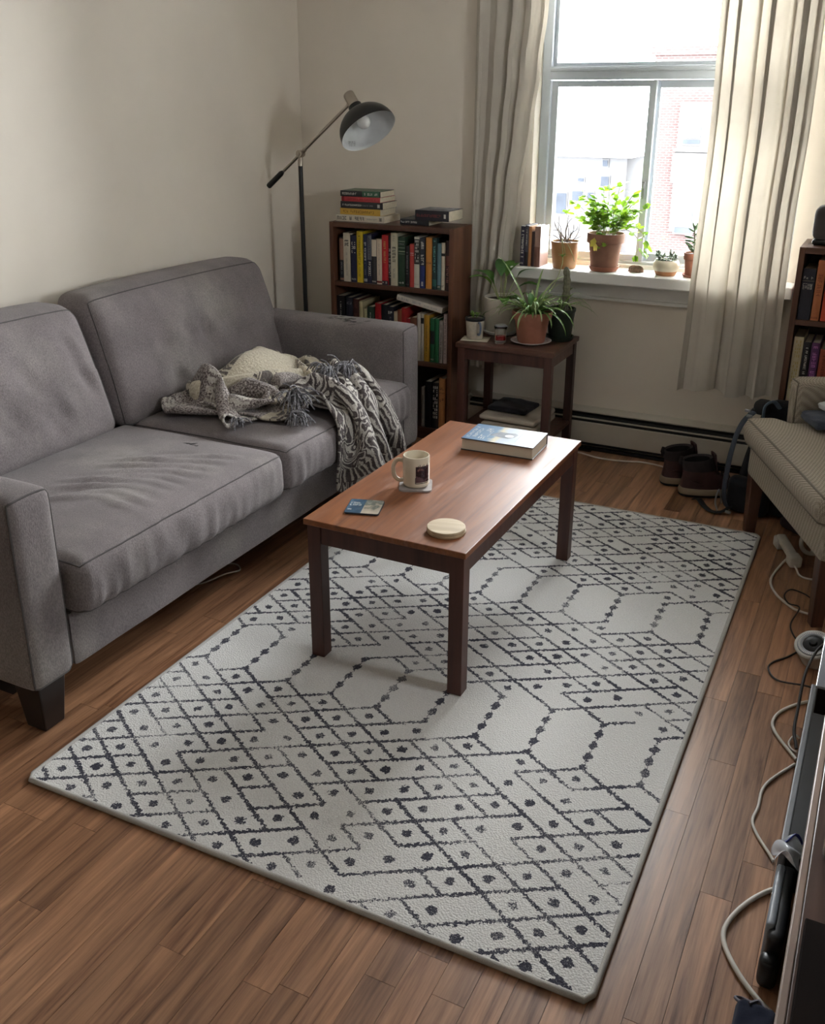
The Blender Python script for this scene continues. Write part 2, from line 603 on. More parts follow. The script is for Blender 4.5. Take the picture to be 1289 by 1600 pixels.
# sill board, apron
struct('trim_1', MB().box(-1.592, -0.36, 4.200, YB + .078, 0.806, 0.856), M['white'], bevel=.006)
struct('trim_2', MB().box(-1.55, -0.40, YB - .018, YB, 0.722, 0.806).box(-1.55, -0.40, YB - .026, YB, 0.714, 0.730), M['white'], bevel=.003)

# ------------------------------------------------------------------ baseboard heater along the window wall
ht = thing('baseboard_heater', 'long beige baseboard heater with dark top slot along the window wall', 'heater', (-0.9, 4.3, 0))
hx0, hx1 = -1.82, -0.36
M['heater'] = mat('heater_enamel', (0.50, 0.46, 0.39), 0.42, 0.05, 6)
hp = MB()
hp.box(hx0, hx1, YB - .012, YB - .001, 0.0, 0.198)
hp.add([(hx0, YB - .012, .198), (hx1, YB - .012, .198), (hx1, YB - .05, .184), (hx0, YB - .05, .184), (hx0, YB - .012, .190), (hx1, YB - .012, .190), (hx1, YB - .048, .178), (hx0, YB - .048, .178)],
       [(0, 1, 2, 3), (4, 7, 6, 5), (3, 2, 6, 7), (0, 3, 7, 4), (1, 5, 6, 2), (0, 4, 5, 1)])
hp.obj('back_panel', M['heater'], ht)
MB().box(hx0, hx1, YB - .070, YB - .062, 0.035, 0.138).obj('front_panel', M['heater'], ht, bevel=.003)
MB().box(hx0, hx1, YB - .066, YB - .058, 0.151, 0.157).obj('damper', M['heater'], ht)
MB().box(hx0 + .004, hx1 - .004, YB - .058, YB - .014, 0.02, 0.168).obj('fins', mat('heater_inside', (0.008, 0.008, 0.008), 0.6), ht)
for hx in (hx0, hx1 - .012):
    MB().box(hx, hx + .012, YB - .071, YB - .001, 0.0, 0.19).obj('end_cap', M['heater'], ht, bevel=.003)
MB().box(hx0, hx1, YB - .075, YB - .055, 0.002, 0.012).obj('foot_rail', M['black_metal'], ht)

# ------------------------------------------------------------------ curtains
def fold_noise(u, v):
    return mnoise.noise(Vector((u * 9, v * 5, 1.7)))
def curtain(name, label, zt, zb, left, right, y0, amp, k, seed, nu=150, nv=70):
    rg = random.Random(seed)
    ph = [rg.uniform(0, 6.28) for _ in range(6)]
    def lerp(tab, z):
        for (z1, x1), (z2, x2) in zip(tab, tab[1:]):
            if z1 >= z >= z2:
                t = (z1 - z) / (z1 - z2)
                t = t * t * (3 - 2 * t)
                return x1 + (x2 - x1) * t
        return tab[-1][1] if z < tab[-1][0] else tab[0][1]
    def fn(u, v):
        z = zt + (zb - zt) * v
        w = u + 0.030 * math.sin(2 * PI * 1.3 * u + ph[0] + .4 * v) + 0.022 * math.sin(2 * PI * 2.3 * u + ph[1] + v * .9)
        p = 2 * PI * k * w + ph[2] + 0.35 * math.sin(2.0 * v + ph[3])
        s = math.sin(p)
        s = math.copysign(abs(s) ** 0.55, s)          # broad flat panels with quick turns
        edge = 1 - (2 * u - 1) ** 10
        x = lerp(left, z) + (lerp(right, z) - lerp(left, z)) * u + 0.022 * math.sin(2 * p + 0.5) * edge * (1 - .3 * v)
        deep = 0.70 + 0.35 * math.sin(2 * PI * 1.1 * u + ph[4])
        y = y0 + amp * deep * s + 0.004 * math.sin(p * 1.9 + 3 * v + ph[5]) + 0.003 * fold_noise(u, v)
        zz = z + (0.008 * math.sin(p * 0.5 + 1.0) + 0.005 * s) * v
        return (x, y, zz)
    t = thing(name, label, 'curtain', ((left[0][1] + right[0][1]) / 2, y0, zb))
    cl = MB().grid(fn, nu, nv).obj('panel', M['curtain'], t, smooth=180)
    # the hem is a second layer of cloth at the foot
    def hem(u, v):
        a = fn(u, 1.0 - 0.048 * (1 - v))
        return (a[0], a[1] - 0.0025, a[2])
    MB().grid(hem, nu, 4).obj('hem', M['curtain'], cl, smooth=180)
    return t
curtain('curtain', 'cream linen curtain gathered at left of window beside the brown bookcase', 2.36, 0.345,
        [(2.36, -1.83), (1.9, -1.826), (0.345, -1.835)],
        [(2.36, -1.478), (1.95, -1.492), (1.7, -1.516), (1.45, -1.542), (1.18, -1.582), (0.9, -1.612), (0.66, -1.665), (0.345, -1.645)],
        4.287, 0.0225, 4.3, 3)
curtain('curtain', 'cream linen curtain hanging at right of window above the backpack', 2.36, 0.40,
        [(2.36, -0.765), (1.93, -0.752), (1.45, -0.745), (0.75, -0.758), (0.40, -0.765)],
        [(2.36, -0.385), (1.5, -0.375), (1.1, -0.384), (0.40, -0.378)],
        4.135, 0.033, 3.4, 23)

# ------------------------------------------------------------------ outside
def brickmat():
    t = NT('far_brickwork')
    v = t.coords('Object', (1, 1, 1), rot=(R(90), 0, 0))
    b = t.n('ShaderNodeTexBrick')
    t.l(v, b.inputs['Vector'])
    b.inputs['Color1'].default_value = (0.041, 0.0275, 0.0265, 1)
    b.inputs['Color2'].default_value = (0.036, 0.0235, 0.023, 1)
    b.inputs['Mortar'].default_value = (0.056, 0.050, 0.049, 1)
    b.inputs['Scale'].default_value = 1.0
    b.inputs['Brick Width'].default_value = 0.24
    b.inputs['Row Height'].default_value = 0.095
    b.inputs['Mortar Size'].default_value = 0.012
    t.set(Base_Color=b.outputs['Color'], Roughness=0.9)
    t.p.inputs['Specular IOR Level'].default_value = 0.02
    return t.m
M['brick'] = brickmat()
M['stone'] = mat('pale_stone', (0.062, 0.060, 0.060), 0.9, 0.05, 2, spec=0.02)
M['far_pane'] = mat('far_window_pane', (0.024, 0.0275, 0.0345), 0.6, 0.2, 1.5, spec=0.02)
M['siding'] = mat('pale_siding', (0.060, 0.060, 0.062), 0.9, 0.05, 1, spec=0.02)
K = 40 / 12.0
zz = lambda z: 1.568 + (z - 1.568) * K
struct('ground', MB().box(-80, 60, 6.5, 120, -7.6, -7.5), mat('street_snow', (0.45, 0.45, 0.46), 0.9))
bl = thing('brick_building', 'red brick building with pale stone window bay seen across the street', 'building', (-7, 42, -7.5))
wl = MB().box(-9.55, 6, 40.0, 52, -7.5, 3.2).obj('brick_wall', M['brick'], bl)
MB().box(-9.7, 6.1, 39.9, 52, 3.2, 3.5).obj('parapet', M['brick'], bl)
MB().box(-8.36, -6.3, 39.75, 40.2, -3.3, 1.55).obj('stone_bay', M['stone'], bl)
MB().box(-8.45, -6.2, 39.6, 40.2, zz(0.668), zz(1.051) - .15).obj('spandrel', M['stone'], bl)
MB().box(-8.45, -6.2, 39.55, 40.2, zz(1.051) - .1, zz(1.06)).obj('ledge', M['stone'], bl)
for (za, zb) in ((1.09, 1.33), (0.085, 0.37)):
    f = MB().box(-8.20, -7.40, 39.68, 39.76, zz(za), zz(zb)).obj('window', M['stone'], bl)
    mid = zz(za) + (zz(zb) - zz(za)) * 0.30
    MB().box(-8.12, -7.48, 39.62, 39.69, zz(za) + .06, mid - .03).obj('pane', M['far_pane'], f)
    MB().box(-8.12, -7.48, 39.62, 39.69, mid + .03, zz(zb) - .06).obj('pane', mat('far_blind', (0.035, 0.038, 0.043), 0.6, spec=0.02), f)
K2 = 50 / 16.0
z2 = lambda z: 1.568 + (z - 1.568) * K2
hs = thing('pale_house', 'pale house with small dark windows seen low through the window', 'building', (-15, 52, -7.5))
MB().box(-19.5, -12.9, 50, 58, -7.5, z2(0.72)).obj('wall', M['siding'], hs)
MB().add([(-19.9, 49.6, z2(.72)), (-12.6, 49.6, z2(.72)), (-12.6, 58.4, z2(.72)), (-19.9, 58.4, z2(.72)), (-19.9, 54, z2(.72) + 1.2), (-12.6, 54, z2(.72) + 1.2)],
         [(0, 1, 5, 4), (2, 3, 4, 5), (0, 4, 3), (1, 2, 5), (0, 3, 2, 1)]).obj('roof', mat('snowy_roof', (0.6, 0.61, 0.63), 0.9), hs)
for (xa, xb, za, zb) in ((-4.53, -4.40, .27, .42), (-4.52, -4.44, .58, .67), (-5.27, -5.10, -.2, .13), (-5.0, -4.82, .02, .17), (-4.74, -4.64, .0, .16), (-4.92, -4.82, .33, .38)):
    f = MB().box(xa * K2 - .06, xb * K2 + .06, 49.94, 50.0, z2(za) - .06, z2(zb) + .06).obj('window', M['siding'], hs)
    MB().box(xa * K2, xb * K2, 49.90, 49.95, z2(za), z2(zb)).obj('pane', M['far_pane'], f)
# ================================================================== SOFA
sofa = thing('sofa', 'worn grey upholstered two-seat sofa with wrinkled cushions along the left wall', 'sofa', (-2.26, 2.54, 0))
SX, SB = -1.785, -2.735     # front and back planes
def ridge(p, a, b, w):
    """height of a crease running from a to b in the plane"""
    a, b = Vector(a), Vector(b)
    d = b - a
    t = max(0, min(1, (p - a).dot(d) / d.length_squared))
    r = (p - (a + d * t)).length
    return math.exp(-(r / w) ** 2) * math.sin(PI * min(1, max(0, 0.08 + t * 0.84)))
def fnoise(x, y, z, s, seed=0.0):
    return mnoise.noise(Vector((x * s + seed, y * s - seed * .7, z * s + seed * 1.3)))

# arms: rounded upright slabs
def arm(y0, y1):
    fn = rbox_fn(0.4625, (y1 - y0) / 2, 0.2675, 0.032)
    c = Vector(((SX + SB + .03) / 2, (y0 + y1) / 2, 0.142 + 0.2675))
    def dfn(p):
        q = fn(p)
        q.z += 0.006 * (1 - (q.y / ((y1 - y0) / 2)) ** 2) if p[2] > 0.9 else 0
        q += Vector((0, 0, 0.002 * fnoise(q.x, q.y, q.z, 9)))
        return q + c
    a = rbox(MB(), dfn, (20, 10, 14)).obj('arm', M['sofa'], sofa, smooth=60)
    MB().tube(edge_loop(dfn, ('x', 1), 26), 0.0028, 6, closed=True).obj('piping', M['sofa_pipe'], a, smooth=60)
    return a
AL = arm(1.430, 1.578)
AR = arm(3.503, 3.652)
# worn holes in the top of the right arm, and small tears on the seat
def specks(name, cx, cy, cz, n, sx, sy, seed, parent, m):
    rg = random.Random(seed)
    mb = MB()
    for _ in range(n):
        x, y = rg.gauss(cx, sx), rg.gauss(cy, sy)
        a = rg.uniform(0.2, 1.1)
        l, w = rg.uniform(.007, .020), rg.uniform(.003, .006)
        pts = []
        for k in range(7):
            t = 2 * PI * k / 7
            px, py = l * math.cos(t) * rg.uniform(.6, 1.2), w * math.sin(t) * rg.uniform(.6, 1.2)
            pts.append((x + px * math.cos(a) - py * math.sin(a), y + px * math.sin(a) + py * math.cos(a), cz(x, y)))
        mb.add(pts, [tuple(range(7))])
    return mb.obj(name, m, parent)
M['tear'] = mat('dark_worn_hole', (0.018, 0.015, 0.015), 0.95)
specks('worn_holes', -2.095, 3.545, lambda x, y: 0.6850 - 0.25 * max(0, 3.555 - y) ** 1.3, 26, 0.045, 0.018, 4, AR, M['tear'])['kind'] = 'stuff'

# base and back frame
base_fn = rbox_fn(0.455, 0.958, 0.082, 0.014)
bc = Vector(((SX - .012 + SB + .03) / 2, 2.5405, 0.142 + 0.082))
rbox(MB(), lambda p: base_fn(p) + bc + Vector((0.003 * fnoise(p[0], p[1] * 3, p[2], 2.2), 0, 0)), (8, 40, 6)).obj('base', M['sofa'], sofa, smooth=60)
bk_fn = rbox_fn(0.065, 0.985, 0.31, 0.05)
bkc = Vector((-2.665, 2.54, 0.142 + 0.35))
rbox(MB(), lambda p: bk_fn(p) + bkc, (6, 20, 8)).obj('back_frame', M['sofa'], sofa, smooth=60)

# seat cushions
def seat(y0, y1, seed, creases):
    hx, hy, hz = 0.355, (y1 - y0) / 2, 0.083
    c = Vector((-1.738 - hx, (y0 + y1) / 2, 0.296 + hz))
    fn = rbox_fn(hx, hy, hz, 0.045)
    def d(p):
        q = fn(p)
        ex, ey = 1 - (q.x / hx) ** 4, 1 - (q.y / hy) ** 4
        if q.z > 0:
            q.z += 0.020 * max(0, ex) * max(0, ey)
            P = Vector((q.x + c.x, q.y + c.y))
            for (a, b, w, h) in creases:
                q.z += h * ridge(P, a, b, w)
            q.z += 0.0035 * fnoise(q.x, q.y, 0, 7, seed)
        # front face pinched by vertical puckers under the seam
        if p[0] > 0.6:
            q.x += 0.012 * (1 - (q.z / hz) ** 2) * max(0, ey)
            q.x += 0.0085 * fnoise(q.y * 3.4, q.z * 0.7, 0, 9, seed) * (1 if q.z < hz * .6 else .4)
        return q + c
    s = rbox(MB(), d, (54, 72, 12)).obj('seat_cushion', M['sofa'], sofa, smooth=70)
    MB().tube(edge_loop(d, ('z', 1), 40), 0.0026, 6, closed=True).obj('piping', M['sofa_pipe'], s, smooth=60)
    MB().tube(edge_loop(d, ('z', -1), 40), 0.0026, 6, closed=True).obj('piping', M['sofa_pipe'], s, smooth=60)
    return s
cr = []
rg = random.Random(5)
for k in range(9):      # fan of creases sweeping from the middle of the near cushion to its front edge
    t = k / 8
    y0_ = 1.86 + 0.40 * t
    a = (-2.14 + 0.035 * math.sin(k * 1.7), y0_ - 0.05)
    m = (-1.98 + 0.02 * t, y0_ + 0.06)
    b = (-1.82, y0_ + 0.03 + 0.10 * t)
    cr.append((a, m, 0.011 + 0.003 * (k % 3), 0.012))
    cr.append((m, b, 0.009 + 0.003 * (k % 2), 0.010))
    cr.append(((a[0] + .01, a[1] + .028), (m[0], m[1] + .03), 0.011, -0.009))
S1 = seat(1.583, 2.538, 1.0, cr)
cr2 = []
for k in range(6):
    y0_ = 2.66 + 0.10 * k
    cr2.append(((-2.02 + .02 * math.sin(k * 2.1), y0_), (-1.84, y0_ + .05), 0.013, 0.006))
S2 = seat(2.542, 3.498, 6.0, cr2)
specks('worn_threads', -2.035, 2.40, lambda x, y: 0.4775, 16, 0.022, 0.018, 9, S1, M['tear'])['kind'] = 'stuff'

# back cushions, leaning back
def backc(y0, y1, seed, top, lean):
    hx, hy, hz = 0.095, (y1 - y0) / 2, (top - 0.44) / 2
    fn = rbox_fn(hx, hy, hz, 0.060)
    cy = (y0 + y1) / 2
    rgs = random.Random(seed)
    folds = [(rgs.uniform(-.85, .85), rgs.uniform(-.8, .3), rgs.uniform(.25, .6), rgs.choice((-1, 1)) * rgs.uniform(.008, .015)) for _ in range(20)]
    def d(p):
        q = fn(p)
        w, h = q.y / hy, q.z / hz
        bulge = max(0, 1 - w ** 4) * max(0, 1 - h ** 4)
        if p[0] > 0:
            q.x += 0.030 * bulge
            P = Vector((w, h))
            for (a, b, l, amp) in folds:
                q.x += amp * ridge(P, (a, b), (a - .18 * l, b + l * .9), 0.055) * min(1, bulge * 2)
            q.x += 0.005 * fnoise(q.y * 1.2, q.z * .6, 0, 6, seed) * bulge
        q.y *= 1.0 - 0.030 * (h + 1) / 2
        q.z -= 0.012 * abs(w) ** 3 * (1 if h > 0 else 0)
        t = (h + 1) / 2
        return Vector((-2.485 + q.x - lean * t - 0.03 * t * t, cy + q.y, 0.44 + hz + q.z))
    s = rbox(MB(), d, (10, 56, 40)).obj('back_cushion', M['sofa'], sofa, smooth=70)
    MB().tube(edge_loop(d, ('x', 1), 40), 0.0028, 6, closed=True).obj('piping', M['sofa_pipe'], s, smooth=60)
    return s
backc(1.52, 2.475, 21, 0.915, 0.115)
backc(2.485, 3.585, 34, 0.925, 0.115)
for (fx, fy) in ((SX - .065, 1.505), (SX - .065, 3.575), (SB + .08, 1.505), (SB + .08, 3.575)):
    mb = MB()
    a, b = 0.046, 0.034
    mb.add([(fx + s * w, fy + t * w, z) for z, w in ((0.0, b), (0.143, a)) for t in (-1, 1) for s in (-1, 1)],
           [(0, 2, 3, 1), (4, 5, 7, 6), (0, 1, 5, 4), (2, 6, 7, 3), (0, 4, 6, 2), (1, 3, 7, 5)])
    mb.obj('foot', M['espresso'], sofa, bevel=.004)
# pale cable under the sofa
tag(MB().tube(curve_pts([(-2.02, 2.28, .004), (-1.97, 2.33, .004), (-1.925, 2.40, .018), (-1.915, 2.47, .004), (-1.97, 2.50, .004), (-2.06, 2.42, .004)], 6), .0028, 6)
    .obj('cable', M['cable_white'], smooth=60), 'thin pale cable loop on the floor under the sofa', 'cable')

# ================================================================== RUG
def rugmat():
    t = NT('rug_pile')
    c = t.n('ShaderNodeTexCoord').outputs['Object']
    # ragged edge of the woven figure
    nz = t.n('ShaderNodeTexNoise')
    t.l(c, nz.inputs['Vector'])
    nz.inputs['Scale'].default_value = 130
    nz.inputs['Detail'].default_value = 4
    sub = t.n('ShaderNodeVectorMath', operation='MULTIPLY_ADD')
    t.l(nz.outputs['Color'], sub.inputs[0])
    sub.inputs[1].default_value = (0.026, 0.026, 0)
    sub.inputs[2].default_value = (-0.013, -0.013, 0)
    ad = t.n('ShaderNodeVectorMath', operation='ADD')
    t.l(c, ad.inputs[0]); t.l(sub.outputs[0], ad.inputs[1])
    xyz = t.n('ShaderNodeSeparateXYZ')
    t.l(ad.outputs[0], xyz.inputs[0])
    A, B = xyz.outputs[0], xyz.outputs[1]
    W, H, P, Z = 0.1455, 0.0883, 0.735, 0.205
    mt = t.math
    a0 = mt('SUBTRACT', A, 0.067)
    bb = mt('MODULO', mt('ADD', B, 0.505 + 10 * P), P)
    far_, low = mt('GREATER_THAN', B, 0.23), mt('LESS_THAN', B, -0.505)
    bl = mt('ADD', mt('MULTIPLY_ADD', far_, -0.735, mt('ADD', B, 0.30)), mt('MULTIPLY', low, 0.735))
    hexz = mt('MULTIPLY', mt('LESS_THAN', bb, Z), mt('LESS_THAN', mt('ABSOLUTE', B), 0.9))
    inL = mt('SUBTRACT', 1.0, hexz)
    aw = mt('DIVIDE', a0, W)
    bh = mt('DIVIDE', bl, H)
    u, v = mt('ADD', aw, bh), mt('SUBTRACT', aw, bh)
    row = mt('FLOOR', mt('DIVIDE', mt('ADD', B, 0.505 + 10 * P), P))
    def wn(x, y, w):
        nd = t.n('ShaderNodeTexWhiteNoise', noise_dimensions='3D')
        cb = t.n('ShaderNodeCombineXYZ')
        t.l(x, cb.inputs[0]); t.l(y, cb.inputs[1]); t.put(cb.inputs[2], w)
        t.l(cb.outputs[0], nd.inputs['Vector'])
        return nd.outputs['Value']
    fade = t.noise(c, 5.5, 3)          # the weave is worn thin in patches
    kn = 1.0 / math.sqrt(1 / W ** 2 + 1 / H ** 2)
    thick = mt('MULTIPLY_ADD', fade, 0.0085, 0.0002)
    def line(p, q, tagn):
        d = mt('MULTIPLY', mt('ABSOLUTE', mt('SUBTRACT', mt('FRACT', mt('ADD', p, 0.5)), 0.5)), kn)
        keep = mt('GREATER_THAN', wn(mt('FLOOR', mt('ADD', p, 0.5)), mt('FLOOR', q), mt('ADD', row, tagn)), 0.13)
        return mt('MULTIPLY', mt('LESS_THAN', d, thick), keep)
    lines = mt('MAXIMUM', line(u, v, 0.0), line(v, u, 50.0))
    fu, fv = mt('SUBTRACT', mt('FRACT', u), 0.5), mt('SUBTRACT', mt('FRACT', v), 0.5)
    da = mt('MULTIPLY', mt('ADD', fu, fv), W / 2)
    db = mt('MULTIPLY', mt('SUBTRACT', fu, fv), H / 2)
    rad = mt('SQRT', mt('ADD', mt('POWER', da, 2.0), mt('POWER', db, 2.0)))
    dots = mt('MULTIPLY', mt('LESS_THAN', rad, mt('MULTIPLY_ADD', fade, 0.011, 0.0062)),
              mt('GREATER_THAN', wn(mt('FLOOR', u), mt('FLOOR', v), mt('ADD', row, 90.0)), 0.13))
    span = mt('SUBTRACT', mt('FLOOR', u), mt('FLOOR', v))
    whole = mt('MULTIPLY', mt('MAXIMUM', mt('GREATER_THAN', span, 0.5), low), mt('MAXIMUM', mt('LESS_THAN', span, 11.5), far_))
    dots = mt('MULTIPLY', dots, whole)
    lat = mt('MULTIPLY', mt('MAXIMUM', lines, dots), inL)
    dx = mt('MULTIPLY', mt('ABSOLUTE', mt('SUBTRACT', mt('FRACT', mt('ADD', aw, 0.5)), 0.5)), W)
    wob = mt('MULTIPLY_ADD', mt('COSINE', mt('MULTIPLY', bb, 2 * PI * 4 / Z)), 0.0052, 0.0062)
    bead = mt('MULTIPLY', mt('LESS_THAN', dx, wob), mt('SUBTRACT', 1.0, inL))
    fig = mt('MAXIMUM', lat, bead)
    fib = t.noise(c, 420, 2)
    fig = mt('MULTIPLY', fig, t.ramp(mt('ADD', fib, mt('MULTIPLY', fade, 0.5)), [(0.56, (0, 0, 0)), (0.70, (1, 1, 1))]))
    pile = t.ramp(t.noise(c, 260, 3), [(0.3, (0.60, 0.59, 0.57)), (0.7, (0.74, 0.73, 0.71))])
    dark = t.ramp(fib, [(0.3, (0.040, 0.040, 0.056)), (0.7, (0.075, 0.075, 0.098))])
    t.set(Base_Color=t.mix(fig, pile, dark), Roughness=0.95)
    t.p.inputs['Specular IOR Level'].default_value = 0.1
    vor = t.n('ShaderNodeTexVoronoi')
    t.l(c, vor.inputs['Vector'])
    vor.inputs['Scale'].default_value = 210
    t.l(t.bump(vor.outputs['Distance'], 0.55, 0.003), t.p.inputs['Normal'])
    return t.m
rug = thing('rug', 'off white rug with charcoal diamond trellis and beaded lines under the coffee table', 'rug', (-1.0038, 2.4547, 0), 0.0065)
RW, RL = 0.7115, 1.1415
def rugfn(u, v):
    x, y = (2 * u - 1) * (RW - .004), (2 * v - 1) * (RL - .004)
    return (x, y, 0.0112 + 0.0010 * fnoise(x, y, 0, 5))
mb = MB().grid(rugfn, 60, 90)
mb.box(-RW + .006, RW - .006, -RL + .006, RL - .006, 0.0, 0.009)
mb.obj('pile', rugmat(), rug, smooth=60, local=True)
c4 = []
for (sx, sy) in ((-1, -1), (1, -1), (1, 1), (-1, 1)):
    c4.append((sx * RW, sy * RL))
pts = []
for i in range(4):
    a, b = Vector(c4[i] + (0.0,)), Vector(c4[(i + 1) % 4] + (0.0,))
    d = (b - a).normalized()
    for k in range(25):
        q = a.lerp(b, (0.008 + 0.984 * k / 24))
        pts.append((q.x, q.y, 0.0072))
MB().tube(pts, 0.0072, 8, closed=True).obj('binding', fabric('rug_binding', (0.47, 0.45, 0.42), 0.1), rug, smooth=60, local=True)

# ================================================================== COFFEE TABLE
TT = 0.46
ct = thing('coffee_table', 'reddish brown wooden coffee table with scratched top and square legs on the rug', 'table', (-1.1353, 2.5946, 0), -0.0022)
tw, tl = 0.2522, 0.5030
MB().box(-tw, tw, -tl, tl, TT - .018, TT).obj('tabletop', M['table'], ct, local=True, bevel=(.0022, 2))
li, ls_ = 0.008, 0.043
for sx in (-1, 1):
    for sy in (-1, 1):
        x0, y0 = sx * (tw - li), sy * (tl - li)
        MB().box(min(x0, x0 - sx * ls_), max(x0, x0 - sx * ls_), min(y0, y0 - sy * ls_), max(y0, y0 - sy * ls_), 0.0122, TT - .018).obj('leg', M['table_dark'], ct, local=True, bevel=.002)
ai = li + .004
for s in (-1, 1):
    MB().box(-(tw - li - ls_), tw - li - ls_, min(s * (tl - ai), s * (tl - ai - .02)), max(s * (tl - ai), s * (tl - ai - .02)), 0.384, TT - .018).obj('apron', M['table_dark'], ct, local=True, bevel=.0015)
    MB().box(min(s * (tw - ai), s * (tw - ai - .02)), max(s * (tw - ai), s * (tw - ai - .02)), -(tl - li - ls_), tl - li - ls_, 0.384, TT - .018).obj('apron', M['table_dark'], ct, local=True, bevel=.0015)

# ================================================================== glyph print
def glyphs(mb, n, w, h, rg, mi=0, fm=None, gap=0.3, stroke=0.17):
    """a run of n small printed marks along +x, height h; fm maps (x, y) to 3-D"""
    x = 0.0
    cw = w / n
    s = stroke * h
    for k in range(n):
        if rg.random() < 0.12 and 0 < k < n - 1:
            x += cw
            continue
        c = cw * (1 - gap)
        bars = [(0, s, 0, h), (c - s, c, 0, h), (0, c, h - s, h), (0, c, 0, s), (0, c, (h - s) / 2, (h + s) / 2)]
        for (x0, x1, y0, y1) in rg.sample(bars, rg.choice((2, 3, 3, 4))):
            mb.add([fm(x + x0, y0), fm(x + x1, y0), fm(x + x1, y1), fm(x + x0, y1)], [(0, 1, 2, 3)], mi)
        x += cw
    return mb
# ================================================================== BOOKS
def bmat(c, rough=0.45):
    k = 'book_cloth_%03d_%03d_%03d' % c
    return mat(k, srgb(*c), rough, 0.06, 30)
brng = random.Random(12)
INK = {'l': 'ink_light', 'd': 'ink_dark', 'm': 'ink_mid', 'g': 'ink_gold'}
def book(label, w, h, d, col, loc, deco=(), rot=(0, 0, 0), group=None, soft=False, pagec=None):
    b = thing('book', label, 'book', loc, group=group, rot=rot)
    ct_ = 0.0012 if soft else 0.0022
    ov = 0.0 if soft else 0.003
    cm = bmat(col)
    mb = MB()
    mb.box(0, ct_, 0.0, d, 0, h).box(w - ct_, w, 0.0, d, 0, h)
    # slightly rounded spine
    n = 5
    v = []
    for zq in (0, h):
        for i in range(n + 1):
            t = i / n
            v.append((w * t, -0.0022 * math.sin(PI * t) * (0.4 if soft else 1.0), zq))
        for i in range(n, -1, -1):
            t = i / n
            v.append((w * t, 0.0016, zq))
    k = 2 * (n + 1)
    f = [(i, (i + 1) % k, k + (i + 1) % k, k + i) for i in range(k)] + [tuple(range(k - 1, -1, -1)), tuple(range(k, 2 * k))]
    mb.add(v, f)
    cv = mb.obj('cover', cm, b, local=True)
    MB().box(ct_, w - ct_, 0.0017, d - ov - .001, ov, h - ov).obj('pages', M['paper'], b, local=True)
    by = {}
    yz = lambda x: -0.0006 - 0.0022 * math.sin(PI * max(0, min(1, x / w))) * (0.4 if soft else 1.0)
    for e in deco:
        mk = e[-1]
        mm = M[INK[mk]] if isinstance(mk, str) else bmat(mk)
        bb = by.setdefault(mm.name, (MB(), mm, 'lettering' if e[0] == 'text' else 'spine_band'))[0]
        if e[0] == 'band':
            z0, z1 = e[1] * h, e[2] * h
            xs = [w * i / 6 for i in range(7)]
            for i in range(6):
                bb.add([(xs[i], yz(xs[i]) + .0003, z0), (xs[i + 1], yz(xs[i + 1]) + .0003, z0), (xs[i + 1], yz(xs[i + 1]) + .0003, z1), (xs[i], yz(xs[i]) + .0003, z1)], [(0, 1, 2, 3)])
        elif e[0] == 'text':       # from the upper fraction down the spine
            z1, z0, sz = e[1] * h, e[2] * h, e[3] * w
            n = max(3, int((z1 - z0) / (sz * 0.8)))
            glyphs(bb, n, z1 - z0, sz, brng, 0, lambda a, q: (w / 2 - sz / 2 + q, yz(w / 2 - sz / 2 + q) - .0001, z1 - a))
        elif e[0] == 'across':     # a short line printed across the spine
            z0, sz = e[1] * h, e[2] * h
            glyphs(bb, max(2, int(w * .8 / (sz * .8))), w * 0.8, sz, brng, 0, lambda a, q: (w * .1 + a, yz(w * .1 + a) - .0001, z0 + q))
    for nm, (bb, mm, pn) in by.items():
        bb.obj(pn, mm, cv, local=True)['kind'] = 'stuff'
    return b

def bookcase(label, x0, x1, y0, y1, top, shelves, th=0.022):
    c = thing('bookcase', label, 'bookcase', ((x0 + x1) / 2, (y0 + y1) / 2, 0))
    for a in (x0, x1 - th):
        MB().box(a, a + th, y0, y1, 0, top - .0).obj('side_panel', M['bookcase'], c, bevel=.0015)
    MB().box(x0 + th, x1 - th, y0 + .002, y1, top - th - .002, top).obj('top_panel', M['bookcase_x'], c, bevel=.0015)
    for z in shelves:
        MB().box(x0 + th, x1 - th, y0 + .004, y1 - .006, z - th, z).obj('shelf', M['bookcase_x'], c, bevel=.0015)
    MB().box(x0 + th, x1 - th, y0 + .012, y0 + .026, 0, 0.038).obj('plinth', M['bookcase_x'], c)
    MB().box(x0 + th, x1 - th, y1 - .006, y1 - .001, 0.04, top - th).obj('back_panel', M['bookcase_back'], c)
    return c
M['bookcase_x'] = wood('bookcase_veneer_across', (0.045, 0.018, 0.011), (0.13, 0.055, 0.032), 'x', 0.42, 0.7)
BY = 4.050
bookcase('dark brown bookcase full of books between the floor lamp and the side table', -2.467, -1.811, BY, 4.262, 1.025, (0.742, 0.392, 0.060))

